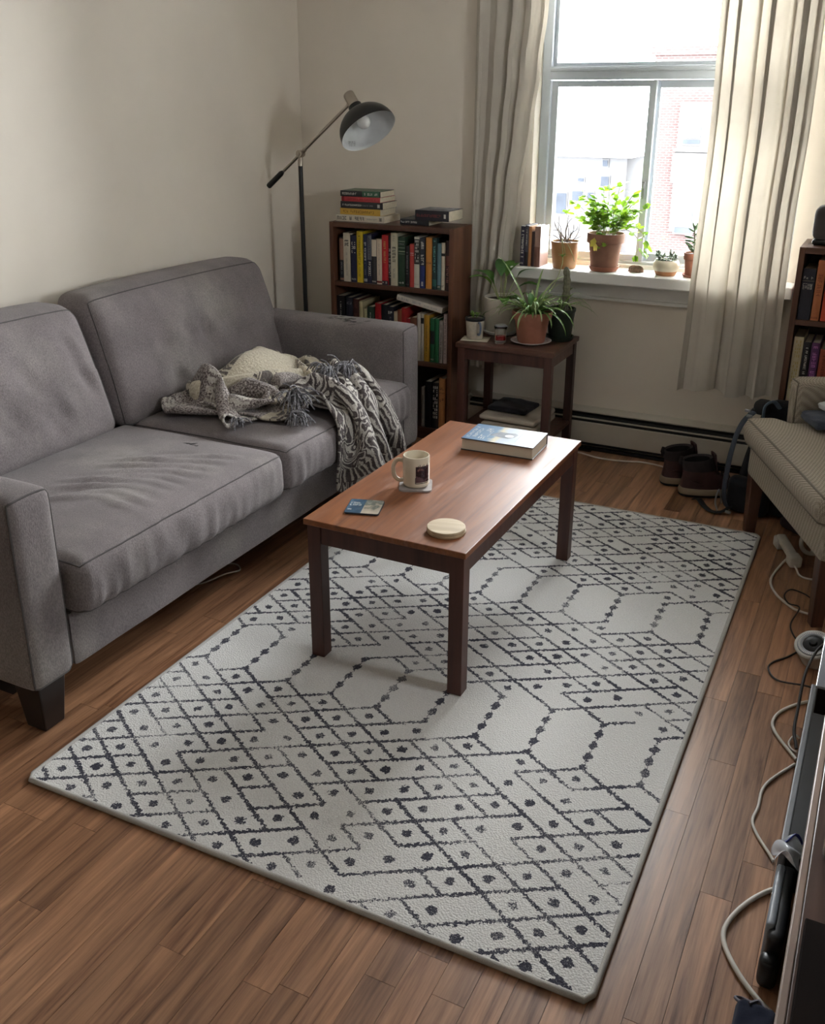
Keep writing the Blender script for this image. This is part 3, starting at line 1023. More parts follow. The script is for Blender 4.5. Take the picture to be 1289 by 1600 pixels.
G1 = 'books standing on the top shelf'
A = [(-2.425, -2.402, .952), (-2.401, -2.363, .973), (-2.360, -2.328, .965), (-2.327, -2.295, .985), (-2.293, -2.273, .972), (-2.271, -2.248, .976), (-2.246, -2.220, .953), (-2.218, -2.191, .956), (-2.190, -2.158, .975), (-2.157, -2.144, .974), (-2.143, -2.108, .988), (-2.105, -2.070, .972), (-2.067, -2.047, .933), (-2.044, -2.021, .943), (-2.019, -1.992, .977), (-1.989, -1.964, .974), (-1.959, -1.928, .978), (-1.925, -1.903, .978), (-1.900, -1.881, .955), (-1.879, -1.861, .959), (-1.858, -1.838, .970)]
T1 = [
 ('narrow book with tan upper spine, first on the top shelf beside the lamp', (30, 32, 38), [('band', .48, .97, (150, 112, 92)), ('band', .02, .07, (150, 112, 92)), ('text', .44, .15, .35, 'm')]),
 ('thick cream book with small black lettering, second on the top shelf', (196, 186, 166), [('text', .86, .72, .55, 'd'), ('text', .6, .12, .2, 'm')]),
 ('dark navy book with bold white letters near its top, left of the yellow book', (30, 34, 62), [('text', .86, .60, .62, 'l'), ('across', .05, .03, 'l')]),
 ('bright yellow book standing on the top shelf', (204, 178, 36), [('text', .92, .35, .38, (120, 96, 20)), ('text', .3, .1, .25, (120, 96, 20))]),
 ('slim navy book with pale lettering, right of the yellow book', (33, 42, 70), [('text', .84, .46, .5, 'l'), ('text', .42, .16, .3, 'm'), ('band', .03, .09, (150, 150, 150))]),
 ('grey headed navy book with a white title on its lower spine', (34, 34, 62), [('band', .48, .97, (96, 100, 112)), ('text', .92, .52, .4, 'd'), ('text', .44, .14, .5, 'l')]),
 ('short book with white upper half and charcoal lower half', (52, 50, 54), [('band', .62, .99, (208, 196, 176)), ('across', .04, .03, 'l')]),
 ('plain cream book with a small dark red mark at its foot', (206, 190, 168), [('band', .035, .075, (120, 40, 30)), ('text', .9, .2, .2, 'm')]),
 ('tall bright red book with yellow lettering in the middle of the top shelf', (186, 38, 44), [('text', .88, .44, .34, 'g'), ('band', 0, .085, (44, 36, 44)), ('across', .03, .035, 'l')]),
 ('very thin black book with white lettering squeezed between the red and tall cream books', (42, 38, 40), [('text', .74, .14, .7, 'l')]),
 ('tallest cream book with looping black script on its spine', (190, 184, 160), [('text', .74, .44, .48, 'd'), ('text', .34, .14, .28, 'm'), ('text', .96, .84, .28, 'm')]),
 ('thick dark green book with pale bands near the top', (34, 58, 42), [('band', .905, .92, (120, 136, 116)), ('across', .845, .025, 'm'), ('band', .775, .79, (120, 136, 116)), ('band', .70, .72, (140, 150, 124)), ('band', .655, .665, (120, 136, 116)), ('across', .05, .04, 'l')]),
 ('thin black book standing right of the dark green one', (28, 28, 30), [('text', .85, .3, .4, 'm'), ('across', .05, .02, 'm')]),
 ('short salmon red book right of the thin black one', (178, 62, 56), [('across', .78, .02, 'l'), ('across', .74, .015, 'l')]),
 ('white book with a black title block on its upper spine', (196, 192, 178), [('band', .47, .96, (26, 26, 28)), ('text', .94, .49, .62, 'l'), ('across', .06, .03, 'm')]),
 ('navy blue book with white lettering and royal blue foot', (36, 40, 54), [('band', .0, .45, (40, 52, 112)), ('text', .93, .46, .55, 'l'), ('text', .13, .04, .4, 'l')]),
 ('orange book standing on the top shelf', (198, 132, 58), [('across', .49, .035, 'd')]),
 ('dark teal book with turquoise lettering, right of the orange one', (30, 56, 56), [('text', .95, .33, .42, (110, 176, 164)), ('band', .06, .2, (44, 92, 84))]),
 ('slim grey blue book, third from the right end of the top shelf', (92, 124, 134), [('band', .0, .1, (60, 80, 70)), ('across', .05, .03, 'l')]),
 ('slim white book with a black band, near the right end of the top shelf', (206, 196, 176), [('band', .72, .78, (30, 28, 30)), ('across', .06, .04, 'd')]),
 ('dark maroon book against the right side panel of the top shelf', (58, 36, 36), [('band', .5, .7, (120, 72, 62)), ('text', .48, .15, .5, (170, 120, 110))]),
]
for (x0, x1, zt), (lb, c, deco) in zip(A, T1):
    book(lb, x1 - x0, zt - 0.7425, brng.uniform(.135, .165), c, (x0, BY + .018 + brng.uniform(0, .006), 0.7425), deco, group=G1)

G2 = 'books standing on the middle shelf'
B = [(-2.444, -2.399, .670), (-2.391, -2.356, .665), (-2.352, -2.320, .660), (-2.318, -2.297, .651), (-2.294, -2.274, .618), (-2.272, -2.237, .630), (-2.230, -2.198, .650), (-2.195, -2.165, .646), (-2.161, -2.129, .640), (-2.126, -2.108, .618), (-2.107, -2.086, .630), (-2.085, -2.061, .640), (-2.059, -2.039, .592), (-2.037, -2.004, .600), (-2.000, -1.983, .622), (-1.982, -1.967, .620), (-1.964, -1.937, .618), (-1.931, -1.910, .604), (-1.908, -1.888, .604), (-1.885, -1.866, .596), (-1.863, -1.845, .630)]
T2 = [
 ('thick black book at the left end of the middle shelf', (26, 26, 30), [('text', .9, .5, .15, 'l')]),
 ('dark navy book with faint grey print, second on the middle shelf', (28, 30, 42), [('across', .88, .04, 'm'), ('across', .60, .05, 'm')]),
 ('maroon cloth book beside the navy one on the middle shelf', (66, 36, 32), [('text', .9, .4, .4, (96, 60, 52))]),
 ('tall cream book on the middle shelf, left of the red one', (178, 166, 130), [('band', .9, .99, (190, 178, 140))]),
 ('short cream book in front of shadow on the middle shelf', (170, 160, 124), [('text', .8, .4, .4, 'd')]),
 ('dark green book with white line on its spine on the middle shelf', (44, 62, 50), [('text', .88, .4, .14, 'l')]),
 ('red book standing among dark ones on the middle shelf', (160, 30, 36), [('text', .8, .3, .3, (110, 20, 26))]),
 ('black book with white bands, right of the red book on the middle shelf', (26, 28, 34), [('band', .50, .53, (160, 160, 160)), ('band', .44, .47, (160, 160, 160)), ('band', .38, .41, (160, 160, 160))]),
 ('dark book with grey heading under the raised end of the leaning white book', (30, 30, 42), [('across', .86, .05, 'l'), ('text', .8, .4, .25, 'm')]),
 ('thin cream book under the leaning white book', (180, 164, 138), []),
 ('tan leather book between the thin cream and bright red ones', (132, 76, 52), []),
 ('bright red book touching the underside of the leaning white book', (164, 44, 44), [('text', .9, .5, .3, (120, 30, 30))]),
 ('short crimson book on the middle shelf', (150, 34, 42), []),
 ('short brown book with curled top behind the sofa arm', (110, 66, 48), []),
 ('white slim book left of the yellow spine on the middle shelf', (176, 168, 156), []),
 ('white book with a black mark at its top on the middle shelf', (186, 180, 168), [('band', .80, .92, (30, 28, 28)), ('text', .76, .1, .2, 'm')]),
 ('mustard yellow book on the middle shelf behind the sofa arm', (176, 132, 44), [('text', .8, .1, .2, 'd')]),
 ('green book with black label, left one of two on the middle shelf', (34, 92, 60), [('band', .42, .72, (28, 30, 30)), ('across', .05, .03, 'l')]),
 ('plain green book, right one of two on the middle shelf', (38, 104, 66), []),
 ('grey white book with dotted print on the middle shelf', (168, 158, 152), [('text', .92, .08, .35, 'd')]),
 ('pinkish white book at the right end of the middle shelf', (192, 170, 168), [('text', .9, .08, .3, 'd')]),
]
for (x0, x1, zt), (lb, c, deco) in zip(B, T2):
    book(lb, x1 - x0, zt - 0.3925, brng.uniform(.16, .18), c, (x0, BY + .016 + brng.uniform(0, .004), 0.3925), deco, group=G2)
# white book lying tilted across the tops of the others
wb = book('white book lying aslant on top of the books on the middle shelf', .026, .242, .150, (196, 188, 176), (-1.872, BY + .014, 0.6335), [('text', .97, .45, .4, 'm'), ('text', .4, .1, .2, 'm')], rot=(0, R(-90 + 10.6), 0))

G3 = 'tall books standing on the bottom shelf'
for (x0, x1, zt), (lb, c, deco) in zip([(-1.975, -1.959, .262), (-1.956, -1.921, .294), (-1.916, -1.884, .292), (-1.881, -1.848, .318)], [
 ('slim white book with black edge on the bottom shelf', (150, 148, 144), [('text', .8, .2, .3, 'd')]),
 ('thick black binder on the bottom shelf', (24, 26, 32), []),
 ('black book with white block title on the bottom shelf', (28, 28, 30), [('text', .93, .2, .7, 'l')]),
 ('orange tan book with dark print on the bottom shelf', (172, 116, 70), [('across', .78, .05, 'd'), ('across', .70, .03, 'd'), ('across', .55, .06, 'd')])]):
    book(lb, x1 - x0, zt - .0605, .17, c, (x0, BY + .016, .0605), deco, group=G3)

# on top of the bookcase
G4 = 'paperbacks stacked on the bookcase top'
zt = 1.0252
for lb, xl, xr, th, c, deco, yaw, dd in (
 ('white paperback at the bottom of the stack on the bookcase', -2.450, -2.190, .031, (206, 198, 182), [('text', .97, .40, .52, 'd'), ('text', .36, .14, .2, 'm'), ('text', .10, .05, .5, 'd')], 1.5, .165),
 ('yellow paperback second from the bottom of the stack on the bookcase', -2.432, -2.212, .030, (206, 164, 66), [('text', .92, .14, .4, (120, 84, 30))], -1, .150),
 ('black paperback in the middle of the stack on the bookcase', -2.424, -2.198, .031, (34, 36, 42), [('text', .95, .5, .26, 'l'), ('text', .93, .22, .2, 'm'), ('text', .12, .06, .5, 'l')], 1, .150),
 ('red paperback second from the top of the stack on the bookcase', -2.424, -2.212, .023, (186, 62, 66), [('band', .93, .99, (130, 30, 36)), ('text', .86, .1, .35, (130, 30, 36))], -1.5, .145),
 ('black and green paperback on top of the stack on the bookcase', -2.424, -2.210, .026, (40, 44, 46), [('band', .02, .45, (58, 100, 78)), ('text', .95, .58, .4, 'l'), ('text', .4, .06, .4, 'l')], 1.0, .145)):
    book(lb, th, xr - xl, dd, c, (xr, BY + .045, zt), deco, rot=(0, R(-90), R(yaw)), group=G4, soft=True)
    zt += th + .0003
tb = [o for o in bpy.data.objects if o.get('label', '').startswith('black and green paperback')][0]
# cover art of the top paperback: green cloudy print over black
def artmat(name, stops, scale=8):
    t = NT(name)
    t.set(Base_Color=t.ramp(t.noise(t.coords('Object', (1, 1, 1)), scale, 5, .65), stops), Roughness=.4)
    return t.m
MB().box(.0261, .0264, .004, .141, .004, .206).obj('cover_print', artmat('green_cover_print', [(.3, (.02, .025, .02)), (.5, (.06, .12, .07)), (.7, (.24, .26, .18))], 22), tb, local=True)
book('thin black book lying half under the thick one on the bookcase', .026, .150, .15, (30, 32, 40), (-1.962, BY + .055, 1.0252), [('text', .97, .40, .3, 'l'), ('text', .97, .5, .2, 'm')], rot=(0, R(-90), 0), soft=True)
tk = book('thick black book with cloudy photo cover lying on the right of the bookcase', .046, .172, .150, (26, 26, 36), (-1.850, BY + .030, 1.0515), [('text', .95, .22, .26, (120, 50, 50)), ('text', .14, .08, .4, 'l')], rot=(0, R(-90), R(-1)), soft=True)
MB().box(.0461, .0464, .003, .147, .003, .169).obj('cover_print', artmat('cloud_cover_print', [(.35, (.05, .055, .07)), (.55, (.16, .17, .2)), (.7, (.6, .6, .62))], 12), tk, local=True)

# ------------------------------------------------------------------ right bookcase
bookcase('dark brown bookcase behind the armchair with a grey speaker on top', -0.343, 0.307, BY, 4.325, 1.042, (0.760, 0.398, 0.060))
G5 = 'books standing in the bookcase behind the armchair'
for lb, x0, x1, zb, ztp, c, deco, lean in (
 ('thick navy book with gold title in the bookcase behind the armchair', -.318, -.272, .7605, .960, (42, 42, 56), [('across', .80, .05, 'l'), ('band', .76, .768, (150, 140, 120)), ('across', .66, .05, 'l'), ('across', .60, .05, 'l')], 0),
 ('orange book with brown lettering in the bookcase behind the armchair', -.268, -.238, .7605, .995, (186, 112, 68), [('text', .78, .40, .5, (130, 66, 36)), ('across', .03, .03, (120, 60, 34))], 0),
 ('red orange book at the frame edge in the bookcase behind the armchair', -.232, -.198, .7605, .975, (190, 66, 40), [], 0),
 ('tan book with brown spine print behind the armchair', -.194, -.160, .7605, .965, (150, 110, 76), [], 0),
 ('tall cream book with gilt lettering just above the chair arm', -.315, -.279, .3985, .690, (194, 180, 148), [('text', .95, .25, .5, 'g'), ('band', .0, .99, (194, 180, 148))], 0),
 ('black slim book with white print just above the chair arm', -.276, -.249, .3985, .672, (30, 28, 32), [('text', .92, .25, .3, 'l')], 0),
 ('purple book just above the chair arm', -.246, -.216, .3985, .672, (92, 50, 100), [('text', .95, .3, .5, (190, 120, 190))], 0),
 ('rust red book just above the chair arm', -.212, -.176, .3985, .650, (156, 74, 52), [('text', .9, .4, .3, (90, 40, 30))], 0)):
    book(lb, x1 - x0, ztp - zb, .18, c, (x0, BY + .016, zb), deco, group=G5)
sp = thing('speaker', 'grey fabric covered rounded speaker on top of the bookcase', 'speaker', (-0.235, 4.17, 1.0425))
fn = rbox_fn(.078, .06, .064, .028)
rbox(MB(), lambda p: fn(p) + Vector((-0.235, 4.17, 1.0425 + .084)), (12, 12, 10)).obj('grille', fabric('speaker_cloth', (0.105, 0.092, 0.092), .15, weave=900), sp, smooth=60)
fn2 = rbox_fn(.074, .056, .012, .011)
rbox(MB(), lambda p: fn2(p) + Vector((-0.235, 4.17, 1.0425 + .012)), (10, 10, 4)).obj('base', M['black'], sp, smooth=60)
# ================================================================== ON THE COFFEE TABLE
def frame_loc(o):
    return world_of(o)
# hardback with its page edges towards us
hb = thing('book', 'thick hardback with blue and white photo cover lying on the coffee table', 'book', (-1.098, 2.912, TT + .0004), R(2.2))
w2, d2, hh = .127, .084, .042
M['jacket'] = mat('dust_jacket_navy', srgb(38, 40, 48), .35, .04)
mb = MB().box(-w2, w2, -d2, d2, 0, .003).box(-w2, w2, -d2, d2, hh - .003, hh).box(-w2, w2, d2 - .003, d2, .002, hh - .002)
mb.obj('cover', M['jacket'], hb, local=True, bevel=.0008)
MB().box(-w2 + .003, w2 - .003, -d2 + .003, d2 - .003, .003, hh - .003).obj('pages', mat('hardback_pages', (.52, .45, .35), .9, .08, 60, stretch=(1, 1, 30)), hb, local=True)
def coverart():
    t = NT('hardback_cover_print')
    c = t.n('ShaderNodeTexCoord').outputs['Object']
    x = t.n('ShaderNodeSeparateXYZ'); t.l(c, x.inputs[0])
    f = t.math('ADD', x.outputs[0], t.math('MULTIPLY', t.math('SUBTRACT', t.noise(c, 30, 4), .5), .05))
    col = t.ramp(t.math('MULTIPLY_ADD', f, 1 / .254, .5), [(0.0, srgb(92, 120, 150)), (0.36, srgb(120, 146, 172)), (0.42, srgb(214, 204, 178)), (0.50, srgb(196, 204, 214)), (1.0, srgb(204, 214, 224))])
    t.set(Base_Color=col, Roughness=0.28)
    return t.m
cvp = MB().box(-w2 + .001, w2 - .001, -d2 + .001, d2 - .001, hh, hh + .0004).obj('cover_print', coverart(), hb, local=True)
g = random.Random(3)
mb = MB()
# printed lines run across the short side, letters' tops to the left end
for (x, wd, sz) in ((-.112, .12, .010), (-.094, .10, .012), (-.071, .12, .020), (-.048, .07, .005)):
    glyphs(mb, int(wd / sz * .9), wd, sz, g, 0, lambda a, q: (x + sz - q - .004, -wd / 2 + a - .005, hh + .0008))
mb.obj('lettering', M['ink_light'], cvp, local=True)
mb = MB()
for (x, wd, sz) in ((.078, .12, .012), (.100, .05, .005)):
    glyphs(mb, int(wd / sz), wd, sz, g, 0, lambda a, q: (x + sz - q, -wd / 2 + a - .01, hh + .0008))
mb.box(.052, .0525, -.05, .05, hh + .0004, hh + .0008)
mb.obj('lettering', mat('pale_grey_print', srgb(150, 158, 166), .5), cvp, local=True)
# a grey mountain-like shape with a white patch
mb = MB()
mb.add([(-.05, -.018, hh + .0006), (-.035, .012, hh + .0006), (-.022, .028, hh + .0006), (.004, .026, hh + .0006), (.030, .030, hh + .0006), (.042, .020, hh + .0006), (.038, -.012, hh + .0006), (.020, -.030, hh + .0006), (-.012, -.026, hh + .0006)], [tuple(range(9))])
mb.obj('cover_picture', mat('grey_picture', srgb(128, 132, 140), .35, .25, 60), cvp, local=True)
mb = MB()
mb.add([(.018 + .016 * math.cos(a), -.004 + .014 * math.sin(a), hh + .0009) for a in [2 * PI * k / 12 for k in range(12)]], [tuple(range(12))])
mb.obj('cover_picture', mat('white_picture', srgb(214, 220, 226), .35), cvp, local=True)

# coaster and mug
cm_ = thing('coaster', 'grey square coaster with rounded corners under the mug', 'coaster', (-1.211, 2.456, TT + .0003), R(24))
fn = rbox_fn(.050, .050, .0028, .0026)
def rsq(p, hw=.050, r=.014):
    q = Vector((p[0] * hw, p[1] * hw, 0)); c = Vector((max(-(hw - r), min(hw - r, q.x)), max(-(hw - r), min(hw - r, q.y)), 0))
    d = q - c
    if d.length > r: q = c + d.normalized() * r
    return Vector((q.x, q.y, .0025 + p[2] * .0025))
rbox(MB(), rsq, (16, 16, 2)).obj('slab', mat('grey_coaster', srgb(150, 142, 138), .5, .1, 40), cm_, smooth=40, local=True)
rbox(MB(), lambda p: Vector((rsq(p).x * .985, rsq(p).y * .985, -.0001 + .0003 * (p[2] + 1))), (10, 10, 1)).obj('cork_back', mat('dark_cork', (.03, .02, .015), .9), cm_, local=True)
mug = thing('mug', 'cream ceramic mug with dark printed picture, handle to the left, on the grey coaster', 'mug', (-1.211, 2.459, TT + .0056), R(-4))
M['ceramic'] = mat('cream_ceramic', srgb(208, 198, 178), .22, .03, 15)
mr, mh = .041, .097
prof = [(0.0, 0), (mr * .86, 0), (mr * .97, .004), (mr, .010), (mr, mh - .003), (mr - .0012, mh), (mr - .0035, mh), (mr - .0045, mh - .004), (mr - .0045, .010), (mr * .7, .006), (0.0, .006)]
MB().lathe(prof, 48, cap0=False, cap1=False).obj('cup', M['ceramic'], mug, smooth=50, local=True)
hd = Vector((-0.86, -0.50, 0)).normalized()
hp_ = [(mr - .003, mh * .80), (mr + .016, mh * .83), (mr + .027, mh * .68), (mr + .029, mh * .48), (mr + .024, mh * .26), (mr + .010, mh * .15), (mr - .003, mh * .17)]
MB().tube(curve_pts([hd * r + Vector((0, 0, z)) for r, z in hp_], 6), .0055, 10, flat=1.25).obj('handle', M['ceramic'], mug, smooth=60, local=True)
# the print wraps round the side that faces the camera and the window
def mugprint(mb, a0, a1, z0, z1, nseg=8):
    for k in range(nseg):
        t0, t1 = a0 + (a1 - a0) * k / nseg, a0 + (a1 - a0) * (k + 1) / nseg
        r = mr + .0004
        mb.add([(r * math.cos(t0), r * math.sin(t0), z0), (r * math.cos(t1), r * math.sin(t1), z0), (r * math.cos(t1), r * math.sin(t1), z1), (r * math.cos(t0), r * math.sin(t0), z1)], [(0, 1, 2, 3)])
pm = NT('mug_print')
v = pm.coords('Object', (1, 1, 1))
sx = pm.n('ShaderNodeSeparateXYZ'); pm.l(v, sx.inputs[0])
hz_ = pm.math('MULTIPLY', pm.math('SUBTRACT', .074, sx.outputs[2]), 9.0)
f = pm.math('ADD', pm.noise(v, 62, 4, .6), hz_)
pm.set(Base_Color=pm.ramp(f, [(.42, srgb(196, 176, 160)), (.50, srgb(120, 86, 84)), (.60, srgb(48, 34, 44)), (.80, srgb(28, 22, 30)), (.95, srgb(90, 70, 76))]), Roughness=.25)
mb = MB(); mugprint(mb, R(-62), R(2), .020, .072); mb.obj('printed_picture', pm.m, mug, local=True)
mb = MB(); mugprint(mb, R(-62), R(2), .016, .0185); mugprint(mb, R(-64), R(-61), .016, .036, 1)
for k in range(9):
    a = R(-58 + 6.4 * k); mugprint(mb, a, a + R(2.6), .062 + .004 * (k % 2), .072 + .006 * ((k * 7) % 3) / 2, 1)
mb.obj('printed_line', M['ink_dark'], mug, local=True)

# photo coaster
pc = thing('coaster', 'square coaster with blue and beige photo print near the table corner', 'coaster', (-1.268, 2.236, TT + .0003), R(17))
rbox(MB(), lambda p: rsq(p, .051, .008), (12, 12, 2)).obj('slab', M['ink_dark'], pc, smooth=40, local=True)
def pcart():
    t = NT('coaster_photo_print')
    c = t.n('ShaderNodeTexCoord').outputs['Object']
    x = t.n('ShaderNodeSeparateXYZ'); t.l(c, x.inputs[0])
    nz = t.noise(c, 45, 4)
    right = t.ramp(t.math('ADD', nz, t.math('MULTIPLY', x.outputs[1], 5)), [(.25, srgb(186, 176, 158)), (.5, srgb(168, 156, 140)), (.62, srgb(84, 92, 84)), (.8, srgb(150, 150, 140))])
    left = t.ramp(nz, [(.4, srgb(42, 70, 94)), (.7, srgb(70, 102, 124))])
    t.set(Base_Color=t.mix(t.math('GREATER_THAN', x.outputs[0], -.002), left, right), Roughness=.3)
    return t.m
pp = rbox(MB(), lambda p: Vector((rsq(p, .0495, .007).x, rsq(p, .0495, .007).y, .0051 + .0002 * p[2])), (10, 10, 1)).obj('photo_print', pcart(), pc, local=True)
mb = MB()
for (y, wd, sz) in ((.018, .03, .010), (.002, .035, .012), (-.030, .012, .008)):
    glyphs(mb, int(wd / sz * 1.4), wd, sz, g, 0, lambda a, q: (-.044 + a, y + q, .0055), stroke=.12)
mb.obj('lettering', M['ink_light'], pp, local=True)
# two round wooden coasters
M['pale_wood'] = wood('pale_coaster_wood', (.30, .215, .125), (.60, .49, .33), 'x', .5, 1.6)
M['pale_wood2'] = wood('darker_coaster_wood', (.27, .175, .10), (.46, .34, .21), 'x', .5, 1.6)
for k, (dx, dy, lb, mt_) in enumerate(((0.002, -.001, 'lower of two round pale wood coasters on the coffee table', 'pale_wood2'), (0, 0, 'upper of two round pale wood coasters on the coffee table', 'pale_wood'))):
    t = thing('coaster', lb, 'coaster', (-.989 + dx, 2.196 + dy, TT + .0004 + k * .0082), R(14))
    MB().lathe([(0, 0), (.052, 0), (.0535, .0015), (.0535, .0065), (.052, .008), (0, .008)], 48, cap0=False, cap1=False).obj('disc', M[mt_], t, smooth=40, local=True)

# ================================================================== SIDE TABLE
ST = .55
st = thing('side_table', 'small dark brown two tier side table holding potted plants by the window', 'table', (-1.488, 4.078, 0))
X0, X1, Y0, Y1 = -1.720, -1.258, 3.886, 4.262
MB().box(X0, X1, Y0, Y1, ST - .022, ST).obj('tabletop', M['side_table'], st, bevel=.003)
lg = .036
for x in (X0 + .008, X1 - .008 - lg):
    for y in (Y0 + .008, Y1 - .008 - lg):
        MB().box(x, x + lg, y, y + lg, 0.0005, ST - .022).obj('leg', M['side_leg'] if 'side_leg' in M else M.setdefault('side_leg', wood('side_table_leg_wood', (.030, .012, .009), (.085, .034, .024), 'z', .42, .8)), st, bevel=.002)
for y in (Y0 + .014, Y1 - .014 - .018):
    MB().box(X0 + .008 + lg, X1 - .008 - lg, y, y + .018, ST - .075, ST - .022).obj('apron', M['side_leg'], st, bevel=.001)
for x in (X0 + .014, X1 - .014 - .018):
    MB().box(x, x + .018, Y0 + .008 + lg, Y1 - .008 - lg, ST - .075, ST - .022).obj('apron', M['side_leg'], st, bevel=.001)
SHZ = .148
MB().box(X0 + .012, X1 - .012, Y0 + .012, Y1 - .012, SHZ - .018, SHZ).obj('shelf', M['side_table'], st, bevel=.002)
# folded newspapers and a dark pouch on the lower shelf
def paperstack(label, z0, h, x0, x1, y0, y1, yaw, seed, c):
    t = thing('newspaper', label, 'newspaper', ((x0 + x1) / 2, (y0 + y1) / 2, z0), R(yaw), group='newspapers on the lower shelf')
    hx, hy = (x1 - x0) / 2, (y1 - y0) / 2
    fn = rbox_fn(hx, hy, h / 2, min(h * .48, .012))
    def d(p):
        q = fn(p)
        q.z += .003 * fnoise(q.x, q.y, 0, 9, seed) * (1 if p[2] > 0 else 0) + h / 2
        q.x += .004 * fnoise(0, q.z * 6, q.y, 9, seed)
        return q
    rbox(MB(), d, (14, 14, 6)).obj('folded_sheets', mat('newsprint_%d' % seed, c, .9, .14, 9, stretch=(1, 1, 40)), t, smooth=60, local=True)
    mb = MB()
    rg = random.Random(seed)
    for k in range(3):
        glyphs(mb, 10, hx * .9, .010, rg, 0, lambda a, q: (-hx * .5 + a, -hy * .95 + .03 * k + .02 + q, h + .0035))
    mb.obj('print', M['ink_mid'], t, local=True)
    return t
paperstack('lowest thick bundle of folded newspapers on the lower shelf of the side table', SHZ + .0006, .034, -1.606, -1.330, 3.925, 4.21, 2, 1, (.42, .37, .30))
paperstack('folded newspaper with torn corner, upper of the bundles on the lower shelf', SHZ + .040, .024, -1.612, -1.335, 3.930, 4.20, -2, 2, (.48, .42, .34))
pch = thing('pouch', 'flat black cloth pouch lying on the newspapers on the lower shelf', 'pouch', (-1.500, 4.08, SHZ + .069), R(-4))
fn = rbox_fn(.098, .085, .010, .009)
rbox(MB(), lambda p: fn(p) + Vector((0, 0, .010 + .006 * (1 - abs(p[0])) * (p[2] > 0) + .003 * fnoise(p[0], p[1], 0, 2.3, 8) * (p[2] > 0))), (18, 16, 4)).obj('body', fabric('black_cloth', (.016, .015, .019), .2), pch, smooth=60, local=True)
MB().tube([(-.09, -.08, .018), (.09, -.08, .018)], .0016, 6).obj('zip', M['black'], pch, local=True)
# ================================================================== FLOOR LAMP
LX, LY = -2.533, 3.92
lamp = thing('floor_lamp', 'black and nickel adjustable floor lamp with domed black shade in the room corner', 'lamp', (LX, LY, 0))
off = Vector((LX, LY, 0))
Tm = Matrix.Translation(off)
MB().lathe([(0, 0), (.125, 0), (.128, .006), (.126, .016), (.03, .022), (.016, .028), (0, .028)], 40, m=Tm, cap0=False, cap1=False).obj('base', M['black_metal'], lamp, smooth=40)
MB().tube([off + Vector((0, 0, .025)), off + Vector((0, 0, 1.285))], .0105, 14).obj('pole', M['black_metal'], lamp, smooth=60)
MB().lathe([(.0, 1.284), (.0115, 1.284), (.0115, 1.308), (.009, 1.312), (.009, 1.322), (0, 1.322)], 16, m=Tm, cap0=False, cap1=False).obj('collar', M['nickel'], lamp, smooth=40)
J = Vector((LX + .004, LY, 1.338))
arm_end = Vector((-2.262, LY - .004, 1.553))
ad = (arm_end - J).normalized()
cw0, cw1 = J - ad * .145, J - ad * .245
MB().tube([cw0 + ad * .02, arm_end], .0072, 12).obj('arm', M['nickel'], lamp, smooth=60)
q = Vector((0, -1, 0))
jt = MB().tube([J + q * -.016, J + q * .020], .0165, 18).obj('joint', M['nickel'], lamp, smooth=40, bevel=.002)
MB().tube([J + q * .020, J + q * .026], .008, 12).obj('screw', M['nickel'], jt, smooth=40)
MB().tube([J - Vector((0, 0, .03)), J], .008, 10).tube([J + ad * .012 - q * .0, J + ad * .030], .0105, 12).obj('clamp', M['nickel'], lamp, smooth=40)
MB().tube([cw0 + ad * .012, cw0, cw1 + ad * .01, cw1 + ad * .003, cw1], [.008, .0125, .0135, .012, .006], 14).obj('grip', M['black_metal'], lamp, smooth=50)
LD = Vector((.614, -.227, -.743)).normalized()
S0 = Vector((-2.2415, LY - .008, 1.556))
# frame whose +z runs from the rim back up to the socket
zq = -LD
rc_ = S0 - zq * .150
rot = zq.to_track_quat('Z', 'Y').to_matrix().to_4x4()
HM = Matrix.Translation(rc_) @ rot
dome = [(.1285 * math.cos(a), .112 * math.sin(a)) for a in [R(x) for x in (0, 8, 17, 27, 38, 49, 60, 68, 75)]]
MB().lathe([(.1285, -.002)] + dome + [(.030, .1145), (.028, .128)], 48, m=HM, cap0=False, cap1=False).obj('shade', M['black_metal'], lamp, smooth=60)
sh_o = [o for o in lamp.children if o.name.startswith('shade')][0]
inner = [(r * .975, z * .965) for r, z in dome]
MB().lathe([(.1285, -.002)] + inner + [(.0, .108)], 48, m=HM, cap0=False, cap1=False).obj('shade_lining', mat('white_enamel', (.62, .64, .65), .35), sh_o, smooth=60)
g = random.Random(8)
mb = MB()
def onlin(a, q_):
    ang, zz_ = R(-86) + (a - .02) / .1, .040 - q_
    rr = .975 * .1285 * math.cos(math.asin(min(.99, zz_ / (.112 * .965)))) - .0012
    return HM @ Vector((rr * math.cos(ang), rr * math.sin(ang), zz_))
for k in range(3):
    glyphs(mb, 9, .036, .006, g, 0, lambda a, q_: onlin(a, q_ + .008 * k))
mb.obj('lettering', M['ink_mid'], sh_o)
MB().lathe([(.0, .112), (.030, .112), (.0305, .135), (0, .135)], 24, m=HM, cap0=False, cap1=False).obj('shade_neck', M['black_metal'], lamp, smooth=40)
MB().lathe([(.0, .134), (.0235, .134), (.0245, .138), (.0245, .196), (.0225, .200), (.010, .2005), (.010, .206), (0, .206)], 28, m=HM, cap0=False, cap1=False).obj('socket', M['nickel'], lamp, smooth=40)
MB().tube([arm_end - ad * .012, arm_end + ad * .010], .0095, 12).obj('arm_tip', M['nickel'], lamp, smooth=40)
bulb = [(0, .018)] + [(.030 * math.sin(R(a)), .048 - .030 * math.cos(R(a))) for a in (15, 35, 55, 75, 95, 115, 132)] + [(.014, .082), (.013, .108)]
